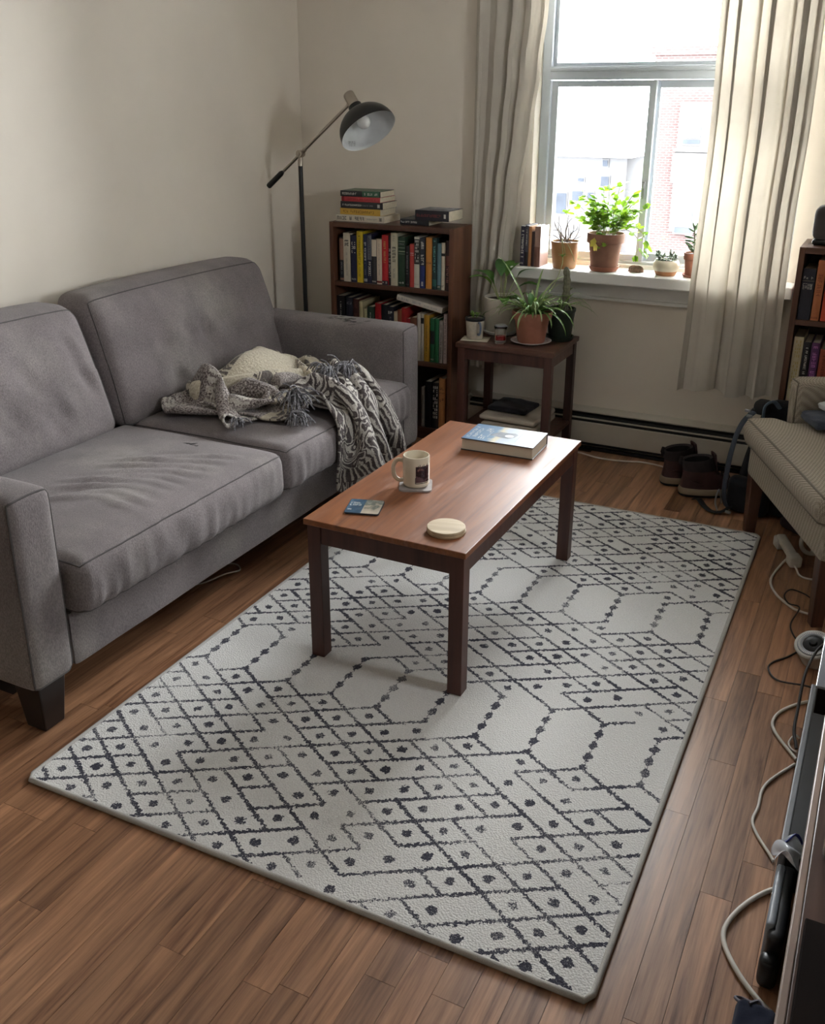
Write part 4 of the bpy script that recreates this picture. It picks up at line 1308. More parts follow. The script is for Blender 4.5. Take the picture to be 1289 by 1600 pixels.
MB().lathe(bulb, 28, m=HM, cap0=False, cap1=True).obj('bulb', mat('frosted_bulb', (.82, .82, .82), .25), lamp, smooth=60)

# ================================================================== PLANTS
def ribbon(length, width, up, droop, segs=9, fold=.35, tipw=.08):
    """a blade in the local xz-plane starting at the origin along +x"""
    v, f = [], []
    p = Vector((0, 0, 0)); a = up
    for i in range(segs + 1):
        t = i / segs
        w = width * (math.sin(PI * min(1, .18 + t * .82)) ** .7 * (1 - tipw) + tipw * (1 - t)) * .5
        v += [(p.x, -w, p.z + w * fold), (p.x, 0, p.z), (p.x, w, p.z + w * fold)]
        p = p + Vector((math.cos(a), 0, math.sin(a))) * (length / segs)
        a -= droop / segs * (0.5 + t)
    for i in range(segs):
        for k in (0, 1):
            f.append((i * 3 + k, i * 3 + k + 1, i * 3 + k + 4, i * 3 + k + 3))
    return v, f
def bladeplant(pl, leafname, m, specs, basept):
    for (az, ln, wd, up, dr, off_) in specs:
        v, f = ribbon(ln, wd, up, dr)
        mtx = Matrix.Translation(Vector(basept) + Vector((off_ * math.cos(az), off_ * math.sin(az), 0))) @ Matrix.Rotation(az, 4, 'Z')
        MB().add(v, f, 0, mtx).obj(leafname, m, pl, smooth=80)
def pot(name, label, cat, x, y, z, prof, mats, soil_r, soil_z, n=40, extra=None):
    t = thing(name, label, cat, (x, y, z))
    MB().lathe(prof, n, cap0=False, cap1=False).obj('pot', mats, t, smooth=45, local=True)
    if soil_r:
        MB().lathe([(0, soil_z - .004), (soil_r, soil_z - .004), (soil_r, soil_z), (soil_r * .6, soil_z + .004), (0, soil_z + .006)], 24, cap0=False, cap1=False).obj('soil', M['soil'], t, smooth=50, local=True)
    return t
def saucer(label, x, y, z, r, h, m):
    t = thing('saucer', label, 'saucer', (x, y, z))
    MB().lathe([(0, 0), (r * .82, 0), (r * .9, h * .25), (r, h), (r - .004, h), (r * .86, h * .35), (r * .78, .003), (0, .003)], 40, cap0=False, cap1=False).obj('dish', m, t, smooth=50, local=True)
    return t
M['spider'] = leaf_mat('spider_plant_leaf', (.12, .25, .05), (.46, .56, .32), .35, .25)  # leaf colour lightened to stand in for window light on the blades
M['broad'] = leaf_mat('broad_leaf', (.045, .15, .025), (.16, .34, .06), .3)
M['scallop'] = leaf_mat('scalloped_leaf', (.10, .24, .025), (.30, .46, .07), .45)
M['yellowleaf'] = leaf_mat('yellowed_leaf', (.45, .40, .08), (.60, .48, .16), .45)
M['succ'] = leaf_mat('grey_green_succulent', (.10, .15, .10), (.24, .30, .22), .1)
M['jade'] = leaf_mat('jade_leaf', (.06, .12, .06), (.15, .24, .12), .15)
M['tinysucc'] = leaf_mat('bright_succulent', (.10, .22, .04), (.26, .40, .08), .2)
M['twig'] = mat('dry_twig', (.16, .12, .09), .85, .3, 60)
M['stem'] = mat('pale_stem', (.33, .36, .16), .7, .2, 40)

# --- spider plant in terracotta on a plate
px, py = -1.411, 4.026
pz = ST + .0005
plate = thing('plate', 'white plate with patterned rim under the terracotta spider plant pot', 'plate', (px, py, pz))
MB().lathe([(0, 0), (.050, 0), (.053, .003), (.090, .014), (.0915, .0155), (.089, .0165), (.052, .006), (0, .005)], 48, cap0=False, cap1=False).obj('dish', mat('plate_glaze', srgb(212, 204, 200), .2, .04, 30), plate, smooth=50, local=True)
mb = MB()
for k in range(28):
    a = 2 * PI * k / 28
    for (r, s) in ((.074, .0045), (.084, .003)):
        z = .0062 + (r - .052) / .037 * .0105 + .0006
        a2 = a + (.1 if s < .004 else 0)
        mb.add([(r * math.cos(a2) + s * math.cos(b), r * math.sin(a2) + s * math.sin(b), z + s * math.cos(b - a2) * .28) for b in [2 * PI * j / 6 for j in range(6)]], [tuple(range(6))])
mb.obj('rim_pattern', mat('plate_print', srgb(150, 96, 110), .4), plate, local=True)
sp_ = pot('potted_plant', 'spider plant with long striped leaves in a terracotta pot on the side table', 'plant', px, py, pz + .0082,
          [(0, 0), (.058, 0), (.061, .004), (.077, .104), (.087, .106), (.0905, .136), (.0895, .139), (.083, .139), (.079, .125), (.072, .112), (0, .112)], M['terracotta'], .079, .124)
rg = random.Random(17)
specs = []
for k in range(84):
    az = rg.uniform(0, 2 * PI)
    ln = rg.uniform(.09, .20)
    specs.append((az, ln, rg.uniform(.009, .015), rg.uniform(.45, 1.3), rg.uniform(1.0, 2.8), rg.uniform(.004, .03)))
bp_ = (px, py, pz + .133)
specs += [(R(160), .31, .013, 1.05, .5, .02), (R(200), .20, .008, .35, 1.9, .03), (R(15), .30, .012, .55, 1.7, .02), (R(-20), .27, .012, .6, 2.4, .02), (R(35), .26, .010, .9, 2.4, .02), (R(-95), .15, .014, .5, 2.9, .04), (R(-30), .24, .013, .4, 2.1, .03), (R(95), .24, .012, 1.2, 1.0, .02), (R(60), .25, .013, 1.2, 1.5, .02)]
bladeplant(sp_, 'leaf', M['spider'], specs, bp_)
# small broad leaves in the middle
def ovalleaf(l, w, curl=.3, segs=6):
    v, f = [], []
    for i in range(segs + 1):
        t = i / segs
        ww = w * .5 * math.sin(PI * min(1, max(.02, t * .96 + .03))) ** .8
        z = curl * l * (t * t) * -.5 + .12 * l * math.sin(PI * t)
        v += [(l * t, -ww, z + ww * .3), (l * t, 0, z), (l * t, ww, z + ww * .3)]
    for i in range(segs):
        for k in (0, 1): f.append((i * 3 + k, i * 3 + k + 1, i * 3 + k + 4, i * 3 + k + 3))
    return v, f
def putleaf(pl, m, pos, az, pitch, l, w, curl=.3, name='leaf', roll=0):
    v, f = ovalleaf(l, w, curl)
    mtx = Matrix.Translation(pos) @ Matrix.Rotation(az, 4, 'Z') @ Matrix.Rotation(-pitch, 4, 'Y') @ Matrix.Rotation(roll, 4, 'X')
    return MB().add(v, f, 0, mtx).obj(name, m, pl, smooth=80)
for k in range(8):
    az = rg.uniform(0, 6.28)
    putleaf(sp_, M['broad'], Vector(bp_) + Vector((.02 * math.cos(az), .02 * math.sin(az), .01)), az, rg.uniform(.5, 1.3), rg.uniform(.06, .09), .034)
# runner that climbs to the tan pot on the sill
tag(MB().tube(curve_pts([(px + .03, py + .02, pz + .20), (-1.345, 4.10, .80), (-1.335, 4.17, .875), (-1.336, 4.185, .92), (-1.345, 4.192, .975), (-1.352, 4.215, .994)], 8), .0018, 6).obj('runner', M['stem'], sp_, smooth=60))
for k in range(6):
    putleaf(sp_, M['tinysucc'], Vector((-1.336, 4.180, .915)), k * 1.05, .5 + .2 * (k % 2), .030, .007)

# --- big white pot behind, with broad leaves
wx, wy = -1.610, 4.155
wp = pot('potted_plant', 'broad leaved plant in a large white pot at the back of the side table', 'plant', wx, wy, ST + .0145,
         [(0, 0), (.066, 0), (.070, .006), (.082, .150), (.083, .156), (.080, .159), (.076, .156), (.075, .140), (0, .140)], mat('white_glaze_pot', srgb(206, 198, 186), .45, .04, 14), .0745, .143)
saucer('shallow white saucer under the large white pot', wx, wy, ST + .0005, .084, .018, M['white'])
for k, (az, pit, l, sl) in enumerate(((R(185), 1.0, .12, .06), (R(150), .7, .11, .08), (R(120), 1.15, .11, .09), (R(60), 1.2, .09, .09), (R(20), .85, .10, .10), (R(-20), .2, .10, .015), (R(-60), .15, .09, .012), (R(230), .8, .12, .07), (R(90), 1.0, .10, .10), (R(5), .5, .11, .07))):
    b0 = Vector((wx + .015 * math.cos(az), wy + .015 * math.sin(az), ST + .158))
    dirv = Vector((math.cos(az) * math.cos(pit + .25), math.sin(az) * math.cos(pit + .25), math.sin(pit + .25)))
    top = b0 + dirv * sl * 1.15
    MB().tube([b0, b0.lerp(top, .5) + Vector((0, 0, .004)), top], .0022, 6).obj('stem', M['stem'], wp, smooth=60)
    putleaf(wp, M['broad'], top, az, pit * .75, l, .052, .5)

# --- mug planter with small succulent on a sheet
mpx, mpy = -1.668, 3.985
ppr = thing('paper', 'crumpled pale paper sheet under the mug planter on the side table', 'paper', (mpx + .005, mpy + .0, ST + .0004), R(12))
MB().grid(lambda u, v: ((u - .5) * .125, (v - .5) * .10, .0012 + .002 * abs(fnoise(u, v, 0, 6, 2))), 14, 12).obj('sheet', mat('pale_paper', srgb(196, 186, 168), .8, .08, 30), ppr, smooth=70, local=True, solidify=.0006)
mp = pot('potted_plant', 'tiny green succulent in a white handled mug at the left corner of the side table', 'plant', mpx, mpy, ST + .0042,
         [(0, 0), (.033, 0), (.036, .004), (.043, .094), (.0425, .097), (.0395, .097), (.038, .085), (0, .085)], mat('stoneware_mug', srgb(186, 176, 160), .35, .16, 26), .0385, .088)
hdv = Vector((.72, -.69, 0)).normalized()
MB().tube(curve_pts([hdv * r + Vector((0, 0, z)) for r, z in ((.040, .078), (.056, .080), (.064, .060), (.060, .036), (.046, .024), (.037, .026))], 6), .005, 8).obj('handle', mat('blue_grey_glaze', srgb(104, 116, 136), .3), mp, smooth=60, local=True)
MB().lathe([(.0435, .084), (.0455, .086), (.0455, .096), (.038, .099), (.036, .094)], 32, cap0=False, cap1=False).obj('inner_pot_rim', M['black'], mp, smooth=50, local=True)
rg = random.Random(6)
for k in range(20):
    az, r = rg.uniform(0, 6.28), rg.uniform(0, .022)
    putleaf(mp, M['tinysucc'], Vector((mpx - .006 + r * math.cos(az), mpy + r * math.sin(az), ST + .094 + rg.uniform(0, .022))), az, rg.uniform(.2, 1.2), .018, .011)
putleaf(mp, M['broad'], Vector((mpx + .026, mpy, ST + .092)), R(20), .8, .06, .014, 0)

# --- glass jar with red liquid
jr = thing('glass_jar', 'small clear glass jar with red liquid and grey lid on the side table', 'jar', (-1.533, 3.962, ST + .0005))
MB().lathe([(0, 0), (.024, 0), (.026, .003), (.026, .062), (.030, .075), (.029, .078), (.0265, .075), (.0235, .062), (.0235, .005), (0, .004)], 32, cap0=False, cap1=False).obj('glass', glass('clear_glass'), jr, smooth=50, local=True)
MB().lathe([(0, .0165), (.0232, .0165), (.0232, .036), (0, .036)], 28, cap0=False, cap1=False).obj('liquid', glass('red_liquid', (.75, .06, .07)), jr, smooth=40, local=True)
MB().lathe([(0, .076), (.026, .076), (.027, .080), (.022, .085), (0, .086)], 28, cap0=False, cap1=False).tube([(.02, -.01, .084), (.036, -.014, .083), (.040, -.015, .078)], .002, 6).obj('lid', M['metal_grey'], jr, smooth=40, local=True)

# --- dark green pot with cactus
gx, gy = -1.318, 4.150
saucer('dark green saucer under the cactus pot', gx, gy, ST + .0005, .064, .020, mat('dark_green_plastic', (.018, .028, .018), .5))
cp = pot('potted_plant', 'upright grey cactus in a dark green pot behind the terracotta pot', 'plant', gx, gy, ST + .004,
         [(0, 0), (.048, 0), (.050, .004), (.064, .128), (.0665, .130), (.0665, .142), (.060, .142), (.058, .128), (0, .128)], M['dark_green_plastic'] if 'dark_green_plastic' in M else mat('dark_green_plastic', (.018, .028, .018), .5), .058, .131)
def cact(u, v):
    a = 2 * PI * u
    h = .20 * v
    r = .0165 * (1 - .25 * v) * (1 if v < .9 else math.sqrt(max(0, 1 - ((v - .9) / .1) ** 2)) + .01) * (1 + .16 * abs(math.sin(4 * a)) + .10 * math.sin(38 * v))
    return (r * math.cos(a) + .008 * math.sin(3 * v) + .012, r * math.sin(a), .128 + h)
MB().grid(cact, 32, 44).obj('cactus', mat('grey_cactus', (.17, .165, .11), .9, .35, 90, bump=.8, bscale=300), cp, smooth=40, local=True)
# spines: one fuzzy coat
mb = MB(); rg = random.Random(2)
for k in range(260):
    u, v = rg.random(), rg.uniform(.05, .99)
    p = Vector(cact(u, v)); d = Vector((math.cos(2 * PI * u), math.sin(2 * PI * u), rg.uniform(-.2, .6))).normalized()
    s = d.cross(Vector((0, 0, 1))).normalized() * .0005
    mb.add([p + s, p - s, p + d * rg.uniform(.004, .008)], [(0, 1, 2)])
o = mb.obj('spines', mat('cactus_spine', (.45, .42, .33), .8), cp, local=True); o['kind'] = 'stuff'
# trailing leaves spilling over this pot
rg = random.Random(31)
specs = [(rg.uniform(-2.0, 1.6), rg.uniform(.09, .18), rg.uniform(.007, .011), rg.uniform(.5, 1.2), rg.uniform(1.5, 2.8), .02) for _ in range(16)]
bladeplant(cp, 'leaf', M['spider'], specs, (gx - .005, gy, ST + .140))

# ================================================================== ON THE WINDOW SILL
SZ = .8565
tp = pot('potted_plant', 'bare dry stems in a plain tan pot on the window sill', 'plant', -1.355, 4.272, SZ,
         [(0, 0), (.049, 0), (.052, .003), (.0655, .118), (.065, .120), (.0615, .120), (.060, .108), (0, .108)], mat('tan_pot_glaze', srgb(178, 132, 84), .45, .06, 10), .0605, .110)
rg = random.Random(41)
for k in range(17):
    az = rg.uniform(0, 6.28)
    p = Vector((-1.355 + rg.uniform(-.03, .03), 4.272 + rg.uniform(-.03, .03), SZ + .112))
    pts = [p]
    a = rg.uniform(.4, 1.3)
    for s in range(rg.choice((3, 4, 5))):
        p = p + Vector((math.cos(az) * math.cos(a), math.sin(az) * math.cos(a) * .6, math.sin(a))) * rg.uniform(.018, .03)
        a += rg.uniform(-.6, .45); az += rg.uniform(-.4, .4)
        pts.append(p)
    MB().tube(curve_pts(pts, 4), [.0022 - .0012 * i / (len(pts) * 4) for i in range(len(curve_pts(pts, 4)))], 6).obj('twig', M['twig'], tp, smooth=60)
MB().tube(curve_pts([(-1.36, 4.24, SZ + .116), (-1.350, 4.215, SZ + .124), (-1.335, 4.203, SZ + .09), (-1.333, 4.206, SZ + .06)], 6), .0016, 6).obj('stem', M['stem'], tp, smooth=60)
MB().tube(curve_pts([(-1.35, 4.24, SZ + .116), (-1.325, 4.212, SZ + .112), (-1.300, 4.210, SZ + .07), (-1.290, 4.214, SZ + .04)], 6), .0016, 6).obj('stem', M['stem'], tp, smooth=60)

saucer('terracotta saucer on the sill under the leafy plant', -1.172, 4.278, SZ, .068, .022, M['terracotta'])
lp = pot('potted_plant', 'bushy bright green scalloped leaf plant in a large terracotta pot on the sill', 'plant', -1.172, 4.278, SZ + .0050,
         [(0, 0), (.055, 0), (.058, .004), (.073, .118), (.082, .120), (.0835, .157), (.082, .160), (.077, .160), (.074, .145), (0, .145)], M['terracotta_old'], .0745, .147)
def scallop(l, w, n=14):
    v = [(l * .5, 0, .10 * l)]
    for k in range(n):
        a = 2 * PI * k / n
        r = 1 + .16 * math.cos(a * 5)
        v.append((l * .5 - math.cos(a) * l * .5 * r, math.sin(a) * w * .5 * r, .04 * l * math.sin(3 * a)))
    f = [(0, 1 + k, 1 + (k + 1) % n) for k in range(n)]
    return v, f
sl = []
for (l, w) in ((.034, .026), (.042, .022), (.028, .024)):
    v, f = scallop(l, w)
    o = MB().add(v, f).obj('leaf', M['scallop'], lp, smooth=80, local=True)
    sl.append(o.data)
    bpy.data.objects.remove(o)
rg = random.Random(77)
def leafcopy(pl, me, pos, az, pitch, roll, sc=1.0, m=None, name='leaf'):
    o = bpy.data.objects.new(name, me)
    COL.objects.link(o)
    o.parent = pl
    o.location = Vector(pos) - Vector(pl.location)
    o.rotation_euler = (Matrix.Rotation(az, 3, 'Z') @ Matrix.Rotation(-pitch, 3, 'Y') @ Matrix.Rotation(roll, 3, 'X')).to_euler()
    o.scale = (sc,) * 3
    return o
stems = []
for k in range(30):
    az = 2 * PI * k / 30 + rg.uniform(-.2, .2)
    ln = rg.uniform(.09, .19)
    a = rg.uniform(.95, 1.5)
    stems.append((az, ln, a, rg.uniform(.1, .9)))
stems += [(R(0), .24, 1.0, 3.2), (R(15), .25, .9, 3.2), (R(-12), .22, .8, 3.3), (R(175), .19, 1.15, .8), (R(160), .20, .75, .6), (R(120), .20, 1.4, .1), (R(20), .19, 1.3, .3), (R(100), .20, 1.45, .2), (R(70), .22, 1.4, .3), (R(-90), .10, .6, 2.4)]
for si, (az, ln, a, dr) in enumerate(stems):
    p = Vector((-1.172 + .03 * math.cos(az), 4.278 + .025 * math.sin(az), SZ + .150))
    pts = [p.copy()]
    n = 6
    ang = a
    for s in range(n):
        p = p + Vector((math.cos(az) * math.cos(ang), math.sin(az) * math.cos(ang) * .45, math.sin(ang))) * ln / n
        ang -= dr / n
        pts.append(p.copy())
        if s >= 1:
            for q_ in range(2 if s < n - 1 else 3):
                hang = -.9 if (dr > 2.5 and s > 3) else rg.uniform(-.3, .8)
                o = leafcopy(lp, rg.choice(sl), p, az + rg.uniform(-1.6, 1.6), hang, rg.uniform(-.7, .7), rg.uniform(.75, 1.15))
                if dr > 2.5 and s >= 4:
                    o.data = o.data.copy() if False else o.data
    MB().tube(pts, .0014, 5).obj('stem', M['stem'], lp, smooth=60)
yl = MB().add(*scallop(.04, .026)).obj('leaf', M['yellowleaf'], lp, smooth=80, local=True)
ylm = yl.data; bpy.data.objects.remove(yl)
for (dx, dy, dz, az, pt) in ((-.030, -.078, .150, R(-100), -1.1), (-.024, -.082, .128, R(-60), -1.2)):
    leafcopy(lp, ylm, Vector((-1.172 + dx, 4.278 + dy, SZ + dz)), az, pt, rg.uniform(-.5, .5), rg.uniform(.8, 1.2))

# brown crystal-like husk
hk = thing('shell', 'small brown shell like lump on the sill right of the large terracotta pot', 'shell', (-1.033, 4.300, SZ))
def lump(u, v):
    a, b = 2 * PI * u, PI * .5 * v
    r = .027 * (1 + .22 * math.sin(5 * a) + .2 * fnoise(math.cos(a), math.sin(a), v, 3, 4))
    return (r * math.cos(b) * math.cos(a) * 1.15, r * math.cos(b) * math.sin(a) * .8, .0003 + .030 * math.sin(b) * (1 + .2 * math.sin(7 * a) * (1 - v)))
MB().grid(lump, 26, 10).obj('husk', mat('brown_shell', (.20, .115, .08), .6, .5, 70), hk, smooth=30, local=True)

# round two tone pot with succulents
rp = pot('potted_plant', 'grey green succulent in a round cream and tan pot on the sill', 'plant', -.898, 4.290, SZ,
         [(0, 0), (.040, 0), (.043, .003), (.049, .018), (.0535, .022), (.057, .036), (.0555, .052), (.049, .064), (.047, .065), (.046, .062), (.046, .054), (0, .054)], mat('cream_pot_glaze', srgb(206, 196, 172), .35, .05, 20), .045, .056)
MB().lathe([(0, -.0002), (.0405, -.0002), (.0437, .003), (.0497, .0185), (.0515, .0212), (.0500, .0214), (.04, .01), (0, .001)], 40, cap0=False, cap1=False).obj('bare_clay_foot', mat('tan_clay_foot', srgb(176, 124, 84), .7), rp, smooth=45, local=True)
def fat(l, w):
    mb = MB()
    mb.lathe([(0, 0), (w * .35, l * .1), (w * .5, l * .5), (w * .38, l * .85), (0, l)], 7, m=Matrix.Rotation(PI / 2, 4, 'Y') @ Matrix.Diagonal((.6, 1, 1, 1)), cap0=False, cap1=False)
    return mb
fo = fat(.022, .012).obj('leaf', M['succ'], rp, smooth=60, local=True); fme = fo.data; bpy.data.objects.remove(fo)
rg = random.Random(13)
for c0 in ((-.928, 4.285, .060), (-.900, 4.280, .062), (-.872, 4.288, .064), (-.915, 4.300, .070), (-.880, 4.300, .082), (-.935, 4.295, .078), (-.862, 4.292, .072)):
    for k in range(9):
        leafcopy(rp, fme, Vector((c0[0], c0[1], SZ + c0[2])) + Vector((rg.uniform(-.006, .006), rg.uniform(-.006, .006), rg.uniform(-.004, .008))), rg.uniform(0, 6.28), rg.uniform(-.1, 1.3), 0, rg.uniform(.7, 1.1))
# jade in small terracotta
saucer('little terracotta saucer on the sill beside the right curtain', -.782, 4.288, SZ, .045, .012, M['terracotta'])
jp = pot('potted_plant', 'jade plant with upright stem in a small terracotta pot half behind the right curtain', 'plant', -.782, 4.288, SZ + .0032,
         [(0, 0), (.030, 0), (.032, .003), (.038, .070), (.043, .072), (.0445, .098), (.043, .100), (.040, .100), (.038, .09), (0, .09)], M['terracotta'], .038, .092)
jo = fat(.040, .019).obj('leaf', M['jade'], jp, smooth=60, local=True); jme = jo.data; bpy.data.objects.remove(jo)
sx_ = -.788
MB().tube([(sx_ + .003, 4.288, SZ + .09), (sx_, 4.287, SZ + .16), (sx_ - .004, 4.286, SZ + .20)], .003, 7).obj('stem', mat('jade_stem', (.12, .11, .07), .8), jp, smooth=60)
for k, (h, az, pt, sc) in enumerate(((.105, 190, .9, 1), (.115, 0, .8, .9), (.125, 200, .55, 1.1), (.135, 330, .6, 1), (.150, 175, .1, 1), (.155, 20, .4, 1.1), (.165, 185, .15, 1.05), (.175, 10, .6, 1), (.190, 170, .5, .8), (.195, 300, .9, .9), (.198, 60, 1.0, .9), (.20, 210, 1.2, .8), (.11, 260, .5, .9), (.14, 100, .5, .9))):
    leafcopy(jp, jme, Vector((sx_ - .003 * h / .2, 4.287, SZ + h)), R(az), pt, 0, sc)
# books leaning at the left end of the sill
G6 = 'books at the left end of the window sill'
xx = -1.556
for lb, w, h, c, deco in (('dark purple book at the left end of the window sill', .021, .178, (44, 40, 62), [('text', .9, .2, .5, 'l'), ('across', .05, .05, 'l')]),
                          ('grey and black book second on the window sill', .016, .182, (70, 70, 80), [('band', .0, .35, (36, 30, 36)), ('text', .9, .5, .3, 'l')]),
                          ('tan brown book third on the window sill', .015, .178, (166, 118, 76), []),
                          ('slim black and maroon book fourth on the window sill', .013, .156, (60, 40, 38), []),
                          ('worn pale brown book nearest the tan pot on the window sill', .027, .180, (150, 120, 108), [('band', .0, .5, (120, 84, 70))])):
    book(lb, w, h, .115, c, (xx, 4.232, SZ), deco, group=G6)
    xx += w + .0008
# ================================================================== ARMCHAIR
CO, CA = Vector((-.385, 3.655, 0)), R(-65.2)
chair = thing('armchair', 'beige woven armchair with dark wooden legs at the right beside the rug', 'chair', CO, CA)
def chairfab():
    t = NT('armchair_tweed')
    c = t.coords('Object', (1, 1, 1))
    w = t.n('ShaderNodeTexChecker')
    t.l(t.coords('Object', (1, 1, 1), rot=(.5, .4, .785)), w.inputs['Vector'])
    w.inputs['Scale'].default_value = 250
    f = t.noise(c, 380, 2)
    a = t.ramp(f, [(.3, (.42, .365, .295)), (.7, (.53, .47, .385))])
    t.set(Base_Color=t.mix(w.outputs['Fac'], (.25, .215, .175), a), Roughness=.95)
    t.p.inputs['Specular IOR Level'].default_value = .1
    t.l(t.bump(w.outputs['Fac'], .25, .002), t.p.inputs['Normal'])
    return t.m
M['tweed'] = chairfab()
M['chair_leg'] = wood('chair_leg_wood', (.035, .013, .009), (.12, .048, .028), 'z', .4, .9)
M['chair_pipe'] = fabric('armchair_piping', (.21, .18, .145), .1)
CW = .776
for (x, y) in ((.030, .030), (CW - .030, .030), (.045, .60), (CW - .045, .60)):
    a, b = .019, .026
    MB().add([(x + s * w, y + t_ * w, z) for z, w in ((0.0005, a), (.245, b)) for t_ in (-1, 1) for s in (-1, 1)],
             [(0, 2, 3, 1), (4, 5, 7, 6), (0, 1, 5, 4), (2, 6, 7, 3), (0, 4, 6, 2), (1, 3, 7, 5)]).obj('leg', M['chair_leg'], chair, local=True, bevel=.003)
fn = rbox_fn(CW / 2, .315, .062, .012)
ap = rbox(MB(), lambda p: fn(p) + Vector((CW / 2, .315, .297)), (20, 16, 6)).obj('seat_frame', M['tweed'], chair, smooth=50, local=True)
fn_c = rbox_fn(CW / 2 + .006, .31, .050, .022)
def cush(p):
    q = fn_c(p)
    y = q.y + .285
    k = max(0, min(1, (y - .075) / .03)); k = k * k * (3 - 2 * k)
    q.x *= 1 - k * .215
    if p[2] > 0:
        q.z += .022 * max(0, 1 - (q.x / (CW / 2)) ** 2) * max(0, 1 - (q.y / .31) ** 4)
    if q.y < -.25: q.y -= .010 * (1 - (q.z / .05) ** 2)
    return q + Vector((CW / 2, .285, .409))
sc_ = rbox(MB(), cush, (30, 40, 6)).obj('seat_cushion', M['tweed'], chair, smooth=60, local=True)
MB().tube(edge_loop(cush, ('z', 1), 40), .0038, 8, closed=True).obj('piping', M['chair_pipe'], sc_, smooth=60, local=True)
MB().tube(edge_loop(cush, ('z', -1), 40), .0038, 8, closed=True).obj('piping', M['chair_pipe'], sc_, smooth=60, local=True)
for (x0, x1) in ((-.004, .080), (CW - .080, CW + .004)):
    fa = rbox_fn((x1 - x0) / 2, .265, .155, .034)
    def armf(p, fa=fa, x0=x0, x1=x1):
        q = fa(p)
        t_ = (q.z + .155) / .31
        q.x *= .78 + .30 * t_ ** 2
        q.y -= .012 * t_
        return q + Vector(((x0 + x1) / 2, .385, .470))
    ar = rbox(MB(), armf, (8, 20, 14)).obj('arm', M['tweed'], chair, smooth=60, local=True)
    MB().tube(edge_loop(armf, ('y', -1), 24), .003, 6, closed=True).obj('piping', M['chair_pipe'], ar, smooth=60, local=True)
fb = rbox_fn(CW / 2 - .02, .06, .33, .045)
rbox(MB(), lambda p: fb(p) + Vector((CW / 2, .60 + .06 * (p[2] + 1) / 2, .62)), (20, 8, 20)).obj('backrest', M['tweed'], chair, smooth=60, local=True)

# folded clothes on the seat
CM = Matrix.Translation(CO) @ Matrix.Rotation(CA, 4, 'Z')
cl0 = CM.inverted() @ Vector((-.120, 3.60, 0))
def fold(label, dx, dy, z, hx, hy, hz, m, yaw, seed, name='folded_garment'):
    t = thing(name, label, 'clothing', CM @ Vector((cl0.x + dx, cl0.y + dy, z)), CA + R(yaw), group='clothes on the armchair')
    f_ = rbox_fn(hx, hy, hz, hz * .95)
    rbox(MB(), lambda p: f_(p) + Vector((.004 * fnoise(p[0], p[1], p[2], 2, seed), .006 * fnoise(p[1], p[0], p[2], 2, seed), hz + .005 * fnoise(p[0], p[1], 0, 2.5, seed) * (p[2] > 0))), (18, 18, 8)).obj('cloth', m, t, smooth=70, local=True)
    return t
fold('blue grey folded garment lying on the armchair seat', .012, .0, .487, .075, .085, .019, fabric('slate_blue_cloth', (.075, .085, .115), .12), 3, 3)
fold('white rolled garment between the blue ones on the armchair', .012, .03, .531, .07, .055, .014, fabric('white_cloth', (.6, .6, .62), .05), 8, 5)
fold('navy garment on top of the pile on the armchair', .016, .045, .563, .07, .06, .016, fabric('navy_cloth', (.022, .026, .045), .15), -5, 7)

# ================================================================== SHOES
M['shoe_leather'] = mat('maroon_shoe_leather', (.050, .020, .020), .55, .25, 18, bump=.1)
M['shoe_trim'] = mat('dark_shoe_trim', (.022, .017, .019), .8, .2, 30)
M['shoe_sole'] = mat('tan_midsole', (.27, .21, .145), .7, .1, 20)
M['shoe_out'] = mat('black_outsole', (.014, .013, .013), .8)
def outline(L, Wd, heelx, toex, n=28):
    """closed egg outline from heelx to toex"""
    pts = []
    for k in range(n):
        a = 2 * PI * k / n
        t = (1 - math.cos(a)) / 2
        x = heelx + (toex - heelx) * t
        w = Wd * (0.40 + 0.12 * math.sin(PI * t * .9 + .2)) * (abs(math.sin(a)) ** .62)
        pts.append((x, math.copysign(w, math.sin(a)) if abs(math.sin(a)) > 1e-6 else 0))
    return pts
def loft(mb, rings, cap0=True, cap1=True, mi=0):
    n = len(rings[0]); v = [p for r_ in rings for p in r_]; f = []
    for j in range(len(rings) - 1):
        for i in range(n): f.append((j * n + i, j * n + (i + 1) % n, (j + 1) * n + (i + 1) % n, (j + 1) * n + i))
    if cap0: f.append(tuple(range(n - 1, -1, -1)))
    if cap1: f.append(tuple(range((len(rings) - 1) * n, len(rings) * n)))
    return mb.add(v, f, mi)
